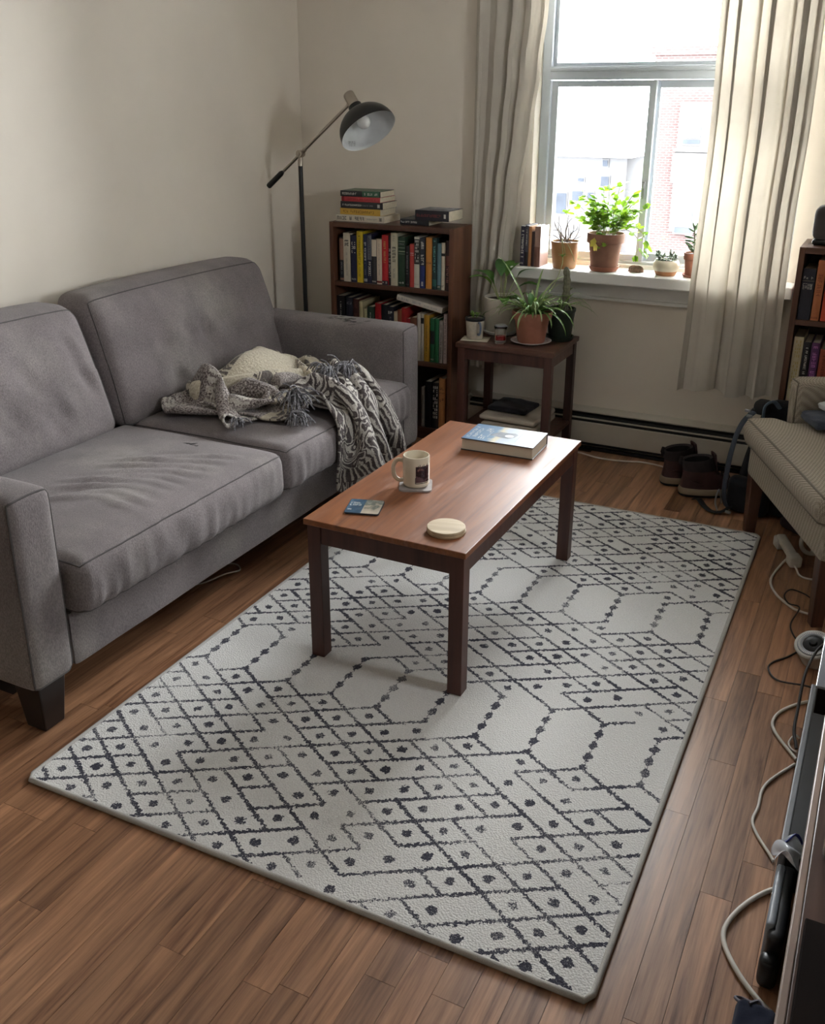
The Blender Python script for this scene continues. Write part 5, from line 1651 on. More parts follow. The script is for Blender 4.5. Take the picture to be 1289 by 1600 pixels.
def shoe(label, loc, rz):
    t = thing('boot', label, 'boot', loc, rz, group='pair of brown boots')
    L, W_ = .262, .100
    ring = lambda z, hx, tx, w, tilt=0: [(x, y, z + tilt * (x - hx)) for x, y in outline(L, w, hx, tx)]
    loft(MB(), [ring(0, .008, L - .012, W_ * .96), ring(.004, 0, L, W_ * 1.04), ring(.012, -.002, L + .001, W_ * 1.06)]).obj('outsole', M['shoe_out'], t, smooth=50, local=True)
    loft(MB(), [ring(.0122, -.001, L, W_ * 1.05), ring(.020, -.003, L + .001, W_ * 1.07), ring(.036, -.001, L - .004, W_ * 1.03), ring(.039, .003, L - .008, W_ * .98)]).obj('midsole', M['shoe_sole'], t, smooth=50, local=True)
    up = [ring(.036, .004, L - .010, W_ * .98), ring(.052, .005, L - .014, W_ * .97), ring(.068, .008, L - .030, W_ * .92), ring(.080, .010, .205, W_ * .88), ring(.096, .011, .168, W_ * .84), ring(.116, .010, .146, W_ * .80)]
    loft(MB(), up, True, False).obj('upper', M['shoe_leather'], t, smooth=60, local=True)
    co = [ring(.114, .009, .147, W_ * .81), ring(.136, .004, .136, W_ * .82, .04), ring(.150, .000, .130, W_ * .88, .10), ring(.158, .004, .127, W_ * .84, .12), ring(.152, .012, .118, W_ * .68, .12), ring(.11, .020, .118, W_ * .58), ring(.05, .03, .12, W_ * .5)]
    loft(MB(), co[:5], False, False).obj('collar', mat('shoe_collar_padding', (.032, .026, .028), .85, .2, 30), t, smooth=60, local=True)
    loft(MB(), co[4:], False, True).obj('lining', mat('black_shoe_lining', (.007, .006, .007), .9), t, smooth=60, local=True)
    # tongue rising at the front of the ankle
    MB().grid(lambda u, v: (.150 - .018 * v + .004 * math.cos(PI * (u - .5)), (u - .5) * W_ * .55, .100 + .085 * v), 8, 8).obj('tongue', M['shoe_leather'], t, smooth=70, local=True, solidify=.006)
    lc = MB()
    for k in range(4):
        x, z = .205 - .018 * k, .078 + .010 * k
        lc.tube(curve_pts([(x, -.030, z - .006), (x + .004, 0, z + .008), (x, .030, z - .006)], 4), .0024, 6)
    lc.tube(curve_pts([(.145, 0, .130), (.165, .025, .135), (.172, .04, .115), (.16, .045, .09)], 5), .002, 6)
    lc.obj('laces', M['shoe_trim'], t, smooth=60, local=True)
    MB().tube([(-.001, 0, .138), (-.007, 0, .152), (-.002, 0, .172)], .004, 8, flat=2).obj('pull_tab', M['shoe_trim'], t, smooth=50, local=True)
    MB().add([(.030, -.0445, .078), (.050, -.0465, .080), (.090, -.046, .060), (.060, -.049, .058)], [(0, 1, 2, 3)]).obj('side_patch', M['shoe_leather'], t, local=True, solidify=.003)
    return t
shoe('brown high top boot nearer the armchair, of the pair by the heater', (-.672, 3.900, .0006), R(29))
b2 = shoe('brown high top boot nearer the heater, further left of the pair', (-.768, 3.985, .0006), R(35))
MB().box(.1145, .116, -.010, .012, .128, .150).obj('white_label', M['plastic_white'], b2, local=True)

# ================================================================== BACKPACK
bk = thing('backpack', 'black backpack with blue grey straps leaning behind the armchair near the boots', 'backpack', (-.33, 3.90, .0006), R(-14))
M['pack'] = fabric('black_pack_cloth', (.012, .012, .015), .25, weave=500)
M['pack_blue'] = mat('blue_grey_strap', (.055, .068, .095), .7, .1, 20)
M['webbing'] = mat('black_webbing', (.010, .010, .012), .7)
fp = rbox_fn(.120, .085, .228, .06)
def pk(p):
    q = fp(p)
    t_ = (q.z + .225) / .45
    q.x *= 1.08 - .42 * max(0, t_) ** 1.5
    q.y *= 1.0 - .35 * t_
    q += Vector((.012 * fnoise(p[0], p[1], p[2], 1.6, 3), .012 * fnoise(p[1], p[2], p[0], 1.6, 5), 0))
    return q + Vector((.012 + .02 * t_, .03 * t_, .2286))
rbox(MB(), pk, (16, 14, 24)).obj('body', M['pack'], bk, smooth=70, local=True)
f2 = rbox_fn(.085, .035, .075, .03)
rbox(MB(), lambda p: f2(p) + Vector((-.03, -.095, .079)), (12, 8, 12)).obj('pocket', fabric('dark_grey_pack_cloth', (.022, .023, .028), .2), bk, smooth=70, local=True)
f3 = rbox_fn(.034, .034, .030, .024)
rbox(MB(), lambda p: f3(p) + Vector((-.045, -.02, .432)), (12, 8, 8)).obj('hood', M['webbing'], bk, smooth=70, local=True)
MB().tube(curve_pts([(-.03, -.05, .40), (-.025, -.055, .45), (.0, -.04, .468), (.02, -.02, .44)], 6), .011, 8, flat=.5).obj('handle', mat('light_blue_pad', (.11, .16, .22), .6), bk, smooth=60, local=True)
BI = world_of(bk).inverted()
sp1 = [(-.405, 3.83, .425), (-.432, 3.79, .400), (-.452, 3.78, .345), (-.464, 3.78, .27), (-.470, 3.78, .19), (-.474, 3.785, .10), (-.462, 3.80, .03), (-.43, 3.82, .015)]
MB().tube(curve_pts([BI @ Vector(p) for p in sp1], 6), .0125, 8, flat=.55).obj('shoulder_strap', M['pack_blue'], bk, smooth=60, local=True)
sp2 = [(-.41, 3.86, .43), (-.450, 3.86, .36), (-.475, 3.86, .26), (-.485, 3.85, .15), (-.478, 3.82, .05), (-.45, 3.82, .02)]
MB().tube(curve_pts([BI @ Vector(p) for p in sp2], 6), .012, 8, flat=.55).obj('shoulder_strap', M['webbing'], bk, smooth=60, local=True)
sp3 = [(-.60, 3.85, .012), (-.575, 3.835, .020), (-.545, 3.80, .008), (-.51, 3.765, .006), (-.47, 3.765, .012), (-.44, 3.80, .03)]
MB().tube(curve_pts([BI @ Vector(p) for p in sp3], 6), .013, 8, flat=.22).obj('strap_end', M['webbing'], bk, smooth=60, local=True)
mb = MB()
for (x, y, z) in ((-.416, 3.795, .418), (-.424, 3.79, .440), (-.445, 3.76, .016)):
    q = BI @ Vector((x, y, z)); mb.box(q.x - .011, q.x + .011, q.y - .006, q.y + .006, q.z - .005, q.z + .005)
mb.obj('buckle', M['metal_grey'], bk, local=True, bevel=.002)
specs_ = [(-.478, 3.785, .04), (-.492, 3.775, .10), (-.500, 3.77, .05), (-.488, 3.765, .012)]
MB().tube(curve_pts([BI @ Vector(p) for p in specs_], 6), .004, 6, flat=.5).obj('lash_cord', M['metal_grey'], bk, smooth=60, local=True)

# ================================================================== CABLES AND SMALL THINGS ON THE FLOOR
def cable(label, pts, r, m):
    return tag(MB().tube(curve_pts(pts, 8), r, 8).obj('cable', m, smooth=60), label, 'cable')
cz = lambda P, r: [(x, y, r + .0004) for x, y in P]
cable('off white cable lying along the foot of the heater by the boots', cz([(-1.30, 4.190), (-1.205, 4.200), (-1.10, 4.170), (-1.00, 4.176), (-.90, 4.205), (-.80, 4.188), (-.72, 4.14)], .0042), .0042, M['cable_white'])
cable('off white cable curving from the power adapter round the chair leg', [(-.172, 3.44, .02), (-.195, 3.38, .006), (-.2125, 3.245, .0046), (-.183, 3.145, .0046), (-.130, 3.075, .0046), (-.10, 3.055, .0046), (-.03, 3.04, .0046)], .0042, M['cable_white'])
cable('short off white cable from the adapter under the armchair', [(-.150, 3.37, .02), (-.140, 3.36, .010), (-.125, 3.325, .0046), (-.09, 3.312, .0046), (0.0, 3.34, .0046)], .0038, M['cable_white'])
cable('thin black cable looped by the near chair leg', [(-.06, 3.15, .003), (-.095, 3.19, .003), (-.140, 3.198, .006), (-.155, 3.13, .013), (-.135, 3.075, .014), (-.10, 3.056, .016), (-.114, 2.965, .003), (-.103, 2.90, .003), (-.07, 2.83, .003)], .0026, M['cable_black'])
cable('thin black cable bowed out on the floor beside the white timer', [(-.066, 2.81, .003), (-.100, 2.745, .003), (-.135, 2.695, .003), (-.1425, 2.65, .003), (-.11, 2.595, .006), (-.03, 2.578, .02), (.03, 2.56, .02)], .0028, M['cable_black'])
cable('thicker black cable draped over the white timer and hanging by the bench', [(.012, 2.70, .12), (-.022, 2.62, .115), (-.040, 2.52, .09), (-.041, 2.40, .05), (-.040, 2.33, .03), (-.0295, 2.285, .02), (-.0265, 2.27, .016)], .0042, M['cable_black'])
cable('off white cable in a wide bow on the floor beside the grey media player', cz([(.01, 2.535), (-.024, 2.521), (-.074, 2.458), (-.0955, 2.397), (-.086, 2.338), (-.028, 2.249), (-.024, 2.244)], .0044), .0044, M['cable_white'])
cable('short thin white cable end curled on the floor by the media player', [(-.024, 2.34, .003), (-.036, 2.337, .010), (-.047, 2.31, .004), (-.040, 2.285, .003), (-.026, 2.275, .003)], .0028, M['cable_white'])
cable('off white cable snaking along the floor to the plastic bag', cz([(-.022, 2.218), (-.027, 2.213), (-.068, 2.133), (-.083, 2.08), (-.083, 2.015), (-.088, 1.960), (-.073, 1.918), (-.040, 1.868), (-.028, 1.848)], .0038), .0038, M['cable_white'])
cable('thick off white cable looping nearest the camera beside the grey handset', cz([(.03, 1.79), (-.020, 1.757), (-.063, 1.694), (-.089, 1.624), (-.087, 1.572), (-.053, 1.514), (-.005, 1.464), (.06, 1.42)], .0052), .0052, M['cable_white'])

# power adapter by the chair leg
pa = thing('power_adapter', 'off white plastic power adapter standing on the floor under the armchair front', 'adapter', (-.186, 3.475, .0006), R(-66))
fa_ = rbox_fn(.085, .017, .013, .008)
rbox(MB(), lambda p: Vector((0, 0, .034)) + Vector((fa_(p).x, fa_(p).y, fa_(p).z + .012 * p[0] * -.6)), (16, 6, 6)).obj('body', M['plastic_white'], pa, smooth=50, local=True)
f_ = rbox_fn(.026, .022, .021, .008)
rbox(MB(), lambda p: f_(p) + Vector((-.075, 0, .0215)), (8, 8, 6)).obj('plug', M['plastic_white'], pa, smooth=50, local=True)
rbox(MB(), lambda p: f_(p) + Vector((.075, 0, .0215)), (8, 8, 6)).obj('plug', M['plastic_white'], pa, smooth=50, local=True)
hr = thing('cable_reel', 'pale ring shaped reel standing in the shadow under the armchair', 'reel', (-.100, 3.52, .0006), R(30))
mb = MB()
mb.tube([(.052 * math.cos(2 * PI * k / 28), 0, .061 + .052 * math.sin(2 * PI * k / 28)) for k in range(28)], .008, 8, closed=True)
mb.obj('rim', M['plastic_white'], hr, smooth=60, local=True)
mb = MB().lathe([(0, -.012), (.018, -.012), (.018, .012), (0, .012)], 16, m=Matrix.Translation((0, 0, .061)) @ Matrix.Rotation(PI / 2, 4, 'X'), cap0=False, cap1=False)
for k in range(3):
    a = 2 * PI * k / 3 + .4
    mb.tube([(.015 * math.cos(a), 0, .061 + .015 * math.sin(a)), (.05 * math.cos(a), 0, .061 + .05 * math.sin(a))], .005, 6)
mb.obj('hub', M['plastic_white'], hr, smooth=40, local=True)
shd = thing('slipper', 'dark slipper deep under the armchair', 'slipper', (-.145, 3.70, .0006), R(-40))
fs = rbox_fn(.11, .042, .035, .03)
rbox(MB(), lambda p: Vector((fs(p).x, fs(p).y, .036 + fs(p).z * (1.1 if p[0] > 0 else .7) - (.0105 if p[0] <= 0 else -.0035))), (16, 10, 8)).obj('upper', mat('plum_slipper', (.030, .018, .024), .8), shd, smooth=60, local=True)

# white dial timer on the floor
tm = thing('timer', 'white plug in timer with grey dial ring on the floor beside the bench', 'timer', (-.030, 2.735, .0006))
TMX = Matrix.Translation((0, 0, .052)) @ Matrix.Rotation(R(-12), 4, 'Y') @ Matrix.Rotation(R(24), 4, 'X')
MB().lathe([(0, -.050), (.036, -.050), (.040, -.045), (.052, .018), (.054, .024), (.051, .028), (.046, .0285), (.0, .0285)], 40, m=TMX, cap0=False, cap1=False).obj('case', mat('timer_plastic', (.58, .57, .53), .4), tm, smooth=45, local=True)
MB().lathe([(.030, .0288), (.045, .0288), (.043, .0315), (.032, .0315)], 40, m=TMX, cap0=False, cap1=False).obj('dial_ring', M['metal_grey'], tm, smooth=30, local=True)
mb = MB()
for k in range(48):
    a = 2 * PI * k / 48
    p = [(r * math.cos(a + s), r * math.sin(a + s), .0318) for r, s in ((.036, -.025), (.042, -.025), (.042, .025), (.036, .025))]
    mb.add([TMX @ Vector(q) for q in p], [(0, 1, 2, 3)])
o = mb.obj('dial_marks', M['ink_light'], tm, local=True); o['kind'] = 'stuff'
MB().lathe([(0, .0286), (.0295, .0286), (.028, .030), (.012, .031), (.010, .040), (0, .041)], 30, m=TMX, cap0=False, cap1=False).obj('knob', M['black'], tm, smooth=40, local=True)

# ================================================================== MEDIA BENCH at the right edge
mbn = thing('media_bench', 'dark wooden media bench along the right edge with pale front lip', 'bench', (.24, 1.75, 0))
M['bench'] = wood('bench_wood', (.035, .016, .012), (.12, .060, .042), 'y', .32, .7)
M['bench_dark'] = mat('bench_dark_board', (.010, .006, .005), .8, spec=.06)
M['lip'] = mat('pale_front_lip', (.34, .25, .21), .35, .06, 8)
MB().box(.0302, .46, .60, 1.700, .468, .500).obj('top_panel', M['bench'], mbn, bevel=.002)
MB().box(.0185, .0300, .60, 1.700, .452, .5005).obj('front_lip', M['lip'], mbn, bevel=.002)
MB().box(.050, .44, .63, 1.66, .165, .183).obj('shelf', M['bench_dark'], mbn)
for y in (.60, 1.66):
    MB().box(.040, .46, y, y + .03, 0.0005, .468).obj('side_panel', M['bench_dark'], mbn)
MB().box(.44, .46, .62, 1.66, .02, .468).obj('back_panel', M['bench_dark'], mbn)
# slim media player on the floor in front: silver front rail, black top
pl = thing('media_player', 'long slim silver and black media player low beside the bench', 'player', (.12, 2.10, 0.0006))
MB().box(-.0165, .036, 1.760, 2.42, .012, .118).obj('case', M['black'], pl, bevel=.003)
MB().box(-.0190, -.0045, 1.752, 2.43, .010, .1205).obj('front_rail', mat('silver_rail', (.20, .205, .22), .55, .04, 20, .2), pl, bevel=.003)
for y in (1.80, 2.36):
    MB().lathe([(0, 0), (.010, 0), (.010, .0115), (0, .0115)], 14, m=Matrix.Translation((.015, y, .0006)), cap0=False, cap1=False).obj('foot', M['black'], pl)
# silver topped box at the far end
bx = thing('cabinet', 'low dark cabinet with glossy grey top past the far end of the bench', 'cabinet', (.2, 2.1, 0))
MB().box(-.0018, .42, 1.785, 2.30, .440, .4995).box(.045, .42, 1.80, 1.82, .0005, .44).box(.045, .42, 2.27, 2.29, .0005, .44).obj('carcass', M['bench_dark'], bx, bevel=.001)
MB().box(-.0060, .42, 1.780, 2.31, .4997, .505).obj('top_panel', mat('glossy_grey_top', (.20, .21, .24), .22, .05, 12), bx, bevel=.0015)
# box on the near end of the bench, and a jar
nb = thing('storage_box', 'flat dark brown box on the near end of the bench', 'box', (.20, .9, .5007))
MB().box(.036, .40, .66, 1.118, .5007, .53).obj('body', M['bench_dark'], nb, bevel=.002)
MB().box(.034, .402, .658, 1.120, .5302, .546).obj('lid', M['bench_dark'], nb, bevel=.002)
jr2 = thing('glass_jar', 'brown glass jar with pale rim on the bench at the right frame edge', 'jar', (.085, 1.315, .5007))
MB().lathe([(0, 0), (.036, 0), (.040, .004), (.040, .09), (.034, .10), (.034, .115), (.031, .115), (.031, .10), (.036, .09), (.036, .006), (0, .005)], 32, cap0=False, cap1=False).obj('glass', glass('amber_glass', (.55, .30, .10)), jr2, smooth=50, local=True)
MB().lathe([(0, .0055), (.0355, .0055), (.0355, .03), (0, .03)], 24, cap0=False, cap1=False).obj('contents', mat('brown_contents', (.12, .055, .025), .6), jr2, smooth=40, local=True)
# plastic bag, grey-black handset, navy pouch on the floor
bg = thing('plastic_bag', 'clear plastic zip bag with blue strip crumpled on top of the black handset', 'bag', (-.012, 1.72, 0.13))
def bagf(u, v):
    a = (u - .5) * 2
    return (-.028 + .055 * u + .006 * math.sin(9 * v + 3 * u), 1.690 + .095 * v + .010 * math.sin(7 * u + 2 * v), .112 + .030 * math.sin(PI * u) * (1 - .4 * v) + .010 * math.sin(11 * v + 5 * u) + .018 * (1 - v))
cfm = NT('clear_film')
cfm.set(Base_Color=(.82, .85, .90), Roughness=.18)
cfm.p.inputs['Transmission Weight'].default_value = .55
MB().grid(bagf, 22, 22).obj('film', cfm.m, bg, smooth=60, solidify=.0006)
MB().tube([Vector(bagf(u / 10, .93)) + Vector((0, 0, .004)) for u in range(11)], .004, 6, flat=.5).obj('zip_strip', mat('blue_zip', (.05, .06, .30), .3), bg, smooth=60)
hs_ = thing('handset', 'grey and black plastic handset standing against the bench front', 'handset', (-.004, 1.62, .0006))
fh = rbox_fn(.016, .105, .052, .012)
rbox(MB(), lambda p: fh(p) + Vector((.004, 1.628, .0532)), (6, 20, 10)).obj('body', M['black'], hs_, smooth=50)
fh2 = rbox_fn(.009, .088, .053, .006)
rbox(MB(), lambda p: fh2(p) + Vector((-.0085, 1.634, .0585)), (3, 16, 8)).obj('face', mat('slate_plastic', (.26, .285, .32), .4), hs_, smooth=50)
fh3 = rbox_fn(.018, .018, .034, .014)
rbox(MB(), lambda p: fh3(p) + Vector((.000, 1.512, .0355)), (8, 8, 10)).obj('cap', M['black'], hs_, smooth=50)
nv = thing('pouch', 'navy drawstring pouch on the floor at the bottom right corner', 'pouch', (-.010, 1.395, .0006))
fq = rbox_fn(.036, .045, .020, .016)
rbox(MB(), lambda p: fq(p) + Vector((-.006, 1.385, .0212 + .004 * fnoise(p[0], p[1], p[2], 3, 2) * (p[2] > 0))), (12, 12, 8)).obj('bag', fabric('navy_pouch_cloth', (.016, .019, .040), .2), nv, smooth=60)
MB().tube(curve_pts([(-.03, 1.415, .036), (-.045, 1.432, .026), (-.034, 1.442, .020), (-.012, 1.430, .030), (.012, 1.428, .030)], 6), .0032, 6).tube(curve_pts([(-.02, 1.418, .040), (-.005, 1.434, .036), (.008, 1.42, .036)], 5), .003, 6).obj('drawstring', mat('grey_cord', (.16, .15, .18), .7), nv, smooth=60)
# ================================================================== THROW BLANKET on the sofa
# a relaxed cloth shape: rows of points in millimetres, each written as the step from the one before it
TN, TM = 46, 33
STEPS = (
414,-33,1,10,16,16,15,14,10,-3,-22,-37,-9,-10,2,6,12,-19,-11,23,20,21,23,28,1,-39,-21,1,4,3,3,6,3,
405,-39,-21,11,15,16,15,13,13,7,-24,-28,-27,-10,-2,25,26,-31,-21,18,20,21,27,23,16,-7,-39,-28,-1,4,4,4,3,
394,-38,-40,2,16,16,13,14,15,7,-20,-27,-24,-12,29,38,-2,-36,-28,10,19,23,26,21,14,11,-10,-40,-33,-1,5,4,5,
380,-34,-39,-24,14,15,14,13,16,12,-19,-24,-23,27,36,30,-30,-36,-32,-4,19,24,25,20,15,12,13,-21,-41,-36,0,5,5,
356,-27,-35,-38,4,14,13,16,20,8,-15,-19,16,29,38,1,-35,-37,-36,-14,18,25,23,20,16,12,11,8,-34,-39,-35,3,4,
322,-9,-29,-39,-21,11,14,19,25,0,-12,-7,31,32,28,6,-39,-38,-38,-31,19,25,19,21,19,14,8,5,-1,-41,-35,-30,5,
284,-2,-9,-36,-31,-4,13,24,22,-10,-4,8,22,26,26,16,-23,-38,-39,-43,7,23,18,23,20,12,9,3,3,-8,-41,-37,-21,
247,-5,-2,-6,-32,-16,-6,26,16,3,-13,11,20,26,31,11,-6,-33,-37,-42,-18,22,18,25,26,2,7,5,1,-1,-12,-41,-41,
216,-11,-4,-5,-6,-23,-1,16,6,5,-11,11,19,24,28,11,-8,-8,-26,-37,-40,8,21,27,25,11,-11,3,2,-2,-5,-13,-40,
178,-8,-8,-5,-2,-15,1,1,6,4,2,7,16,27,26,15,-8,-15,-9,-10,-38,-29,29,32,26,-12,-8,-3,1,-1,-3,-10,-5,
140,0,-15,-7,-4,-5,11,9,-21,3,4,8,18,31,26,10,-9,-11,-13,-1,-3,-38,10,34,14,-19,-9,-2,0,-1,-4,-4,-5,
103,-2,-5,-14,2,22,18,-20,-31,-2,5,8,25,31,28,0,-6,-11,-5,-5,-4,4,-9,30,-4,-20,-13,-4,0,-1,-4,-4,-5,
65,-1,-6,-11,19,21,7,-20,-25,-18,6,34,37,14,14,-4,-10,-10,-6,-2,0,2,6,17,-9,-19,-9,-10,-2,0,-4,0,-2,
26,11,-9,23,31,28,-29,-39,-25,11,26,34,34,31,-40,-12,-5,-5,-6,-6,-6,-3,5,19,-10,-20,-7,8,-10,-6,-16,26,35,
19,14,18,26,31,12,-37,-34,-23,22,29,29,36,7,-29,0,-1,-5,-8,-10,-12,-7,-1,-8,-18,-23,28,23,-9,-6,0,16,36,
39,21,21,25,29,-14,-20,-27,-19,15,25,30,29,9,-1,-4,-7,-9,-8,-8,-8,-5,-22,-21,-25,-14,29,29,13,0,1,14,13,
70,22,21,21,18,6,-25,-30,-11,14,20,30,35,10,1,-4,-7,-8,-9,-9,-9,-13,-15,-20,-25,-23,-4,35,27,21,4,11,11,
105,21,21,20,20,-2,-23,-26,-4,13,14,27,40,14,1,-3,-7,-8,-9,-10,-10,-14,-18,-21,-24,-24,-14,32,39,18,17,11,6,
137,25,21,18,16,6,-25,-26,-9,20,11,18,32,36,-5,-1,-6,-8,-9,-9,-11,-15,-18,-22,-25,-22,-13,13,35,32,25,16,4,
153,39,28,17,16,7,-29,-23,-8,9,25,0,22,30,17,-1,-4,-7,-8,-9,-10,-14,-18,-21,-25,-22,-15,-1,36,28,34,22,15,
169,37,39,29,15,-1,-26,-12,-10,1,20,11,-8,24,39,1,-6,-3,-10,-8,-9,-13,-14,-15,-36,-15,-9,-6,8,38,36,28,22,
202,16,39,40,23,-5,-12,-12,-11,-8,0,30,-7,-11,31,28,2,8,-8,-11,-9,-9,-19,-40,-12,-8,-5,-13,4,15,30,29,33,
244,-2,27,39,38,9,-13,-10,-13,-12,-8,16,10,-17,-8,22,26,16,18,-11,-7,-26,-40,-19,-3,1,-17,-1,-14,5,30,33,21,
285,-3,-3,36,35,35,-3,-11,-13,-13,-13,-9,3,12,-20,-9,14,25,37,28,-32,-42,-26,-8,5,-5,-5,-25,-6,13,26,30,24,
326,-4,-6,6,39,35,25,-12,-14,-14,-11,-14,-15,3,4,-22,-12,17,36,28,-12,-40,-2,3,3,-2,-18,-16,-20,15,29,30,13,
366,-6,-4,-7,18,30,35,17,-18,-17,-15,-5,-15,-16,-7,2,-18,-12,21,4,-5,29,4,3,-1,-7,-12,-20,-16,-2,33,30,27,
405,-5,-5,-6,-7,14,20,13,18,4,-18,-17,-12,-3,-14,-3,-10,-21,-38,-4,31,40,37,-3,6,-9,-12,-24,-33,7,33,30,29,
442,-3,-4,-6,-9,-20,-27,21,18,16,21,3,-16,-5,-6,-11,-19,-32,-36,-7,25,39,40,28,1,-2,-20,-34,-32,15,32,30,28,
481,-3,-3,-5,-17,-33,-21,-13,-7,18,20,24,23,-2,-2,-12,-35,-32,-35,0,25,25,36,42,17,-6,-32,-37,-21,18,30,29,28,
521,-5,1,-9,-29,-26,-16,-13,-18,-18,-1,25,32,39,15,-27,-36,-33,-34,12,21,28,31,32,32,-16,-38,-39,-9,20,32,29,28,
541,10,0,-20,-35,-23,-2,-10,-18,-25,-3,16,32,38,22,-40,-29,-36,-16,14,15,17,36,34,33,-35,-40,-33,11,16,33,30,29,
566,-12,24,-27,-37,-38,16,-1,-31,-13,1,15,24,38,7,-36,-34,-20,0,10,5,11,32,31,21,-38,-42,-1,16,10,25,37,25,
564,-27,23,0,-29,-38,20,-1,-28,-2,3,12,-3,38,13,-36,-25,-3,1,9,1,0,23,32,-1,-34,-26,19,5,-1,28,36,-12,
558,-27,-3,24,-21,5,-8,-2,-2,-6,4,10,-7,10,20,-30,-5,0,1,7,0,-6,13,24,-29,-11,3,16,-5,-2,21,-3,-17,
566,-5,-5,3,4,-1,7,-5,-5,0,2,3,-2,1,8,-6,-6,-2,2,3,-1,-1,6,3,-9,-1,1,5,1,0,5,-11,-10,
606,-5,-7,4,1,3,11,-7,-6,-2,1,1,1,0,13,-9,-5,-3,-1,4,0,0,11,-3,-7,-4,0,5,5,4,2,-18,-6,
629,11,-8,-5,4,3,16,-5,-18,7,5,1,-19,13,8,-4,-12,11,0,-2,0,0,10,-2,-18,11,-1,2,9,7,-13,-18,-24,
651,23,-5,-2,-1,-1,17,-4,-16,-9,27,-19,-17,22,-4,-5,4,2,14,0,-20,13,3,-3,-14,5,10,4,7,5,-27,-12,-29,
681,4,3,-1,2,6,14,-7,-10,-15,27,-20,-11,18,-10,-9,17,-10,8,15,-23,20,-3,-8,0,-8,7,11,19,-10,-29,-5,-25,
687,0,0,0,18,16,12,-11,-9,-26,4,-4,9,15,-14,-10,8,7,-12,0,8,23,-6,-18,5,-15,0,35,20,-20,-22,-1,-21,
687,0,0,4,26,27,8,-14,-13,-33,-5,0,18,20,-15,-21,1,25,-21,-3,25,24,-9,-27,-4,-1,-5,36,23,-16,-13,-16,-21,
687,-1,-2,17,30,31,6,-15,-18,-36,-12,0,22,25,-14,-26,-7,13,22,-15,28,22,-14,-32,-21,12,9,29,26,-15,-12,-30,-22,
686,-3,1,28,34,30,6,-16,-25,-37,-24,2,32,27,-14,-31,-14,8,35,-2,29,18,-18,-36,-30,-2,31,33,27,-11,-19,-37,-21,
685,-3,11,33,36,27,5,-15,-29,-39,-27,1,34,28,-14,-34,-25,9,38,12,33,16,-22,-39,-34,-7,30,40,28,-7,-26,-39,-30,
683,3,19,35,36,23,9,-16,-33,-38,-30,0,35,27,-16,-36,-30,8,39,23,37,14,-25,-40,-37,-10,28,42,28,-5,-30,-40,-34,
682,11,26,35,32,23,14,-17,-36,-38,-32,-1,36,24,-19,-40,-33,8,40,37,37,14,-30,-40,-39,-11,26,39,28,-2,-34,-40,-35,
57,-4,38,31,35,38,39,39,42,40,34,0,40,38,37,39,33,30,-11,-36,-34,-35,-32,0,37,15,23,38,41,40,40,40,39,
96,-13,16,39,33,38,37,38,34,28,34,26,15,40,41,26,20,25,-1,-33,-35,-35,-27,33,39,33,14,18,37,40,40,40,40,
135,-13,-9,36,37,36,37,38,36,-1,32,26,22,37,25,18,25,20,8,-25,-36,-35,10,33,37,40,30,13,12,37,40,39,39,
173,-17,-12,17,39,35,37,38,21,-20,30,23,32,27,15,22,21,19,13,-13,-36,-18,31,33,36,39,41,26,9,8,37,41,38,
206,-14,-16,1,36,35,38,39,-15,-19,26,36,19,15,12,24,23,19,18,-3,-34,18,31,29,37,40,41,41,14,9,7,40,38,
223,5,-18,-3,19,36,38,22,-35,-13,30,31,11,18,30,36,-1,7,10,22,-13,32,21,32,36,40,38,41,38,7,9,10,40,
224,27,-2,-10,12,26,40,-16,-36,9,37,15,29,30,26,36,17,-10,-11,-3,32,33,18,33,35,38,38,39,39,35,5,4,12,
218,30,19,9,11,17,4,-33,-14,37,29,23,29,26,14,29,40,1,-7,-5,15,35,18,31,25,37,38,39,39,38,33,-1,-3,
199,36,21,23,37,11,-36,-38,17,40,31,35,27,10,17,6,40,39,8,-6,4,31,23,22,18,38,27,37,40,38,38,31,-3,
203,20,26,27,39,3,-38,-25,21,40,39,37,26,24,-20,1,42,36,37,17,5,18,32,20,16,14,29,26,40,39,40,38,30,
211,35,14,23,32,14,-19,-21,-6,41,40,40,32,-1,-35,15,38,37,35,38,33,15,31,24,-13,-4,38,24,41,40,40,40,40,
213,39,29,15,36,32,-15,-31,-23,35,41,42,22,-26,-31,32,36,39,41,37,36,37,35,30,-33,-28,36,31,40,41,40,40,41,
211,36,32,29,34,36,-4,-30,-29,18,42,17,11,-25,-14,37,39,40,41,41,40,39,38,35,-29,-38,19,36,40,40,41,36,32,
206,22,35,34,26,33,16,-17,-22,1,9,14,12,-7,-12,41,41,41,40,41,42,41,42,40,-15,-38,2,40,38,37,34,23,15,
174,27,35,32,26,31,11,-19,-25,7,12,11,11,-1,17,41,40,41,40,40,40,42,41,40,-5,-23,15,21,38,40,30,-28,19,
143,33,34,29,29,23,12,-19,-23,12,2,10,8,16,39,39,40,41,41,42,40,40,33,12,13,32,11,16,27,39,25,-29,-28,
119,34,33,29,28,39,3,-30,-13,22,26,-22,14,31,37,39,40,42,42,41,40,39,34,13,31,33,26,12,14,21,31,-28,-40,
97,34,35,29,33,30,2,-32,10,20,37,-1,-16,37,41,39,41,42,42,42,41,39,34,29,29,32,32,-9,-4,32,33,-24,-38,
95,17,36,36,37,41,-17,-21,38,4,30,19,-2,11,43,39,40,42,43,43,42,40,37,32,29,31,28,9,-9,-10,30,-10,-42,
131,-14,15,37,39,37,-22,23,29,19,3,40,12,11,26,38,38,40,42,42,42,41,38,35,31,9,26,42,-4,-7,-16,-15,-26,
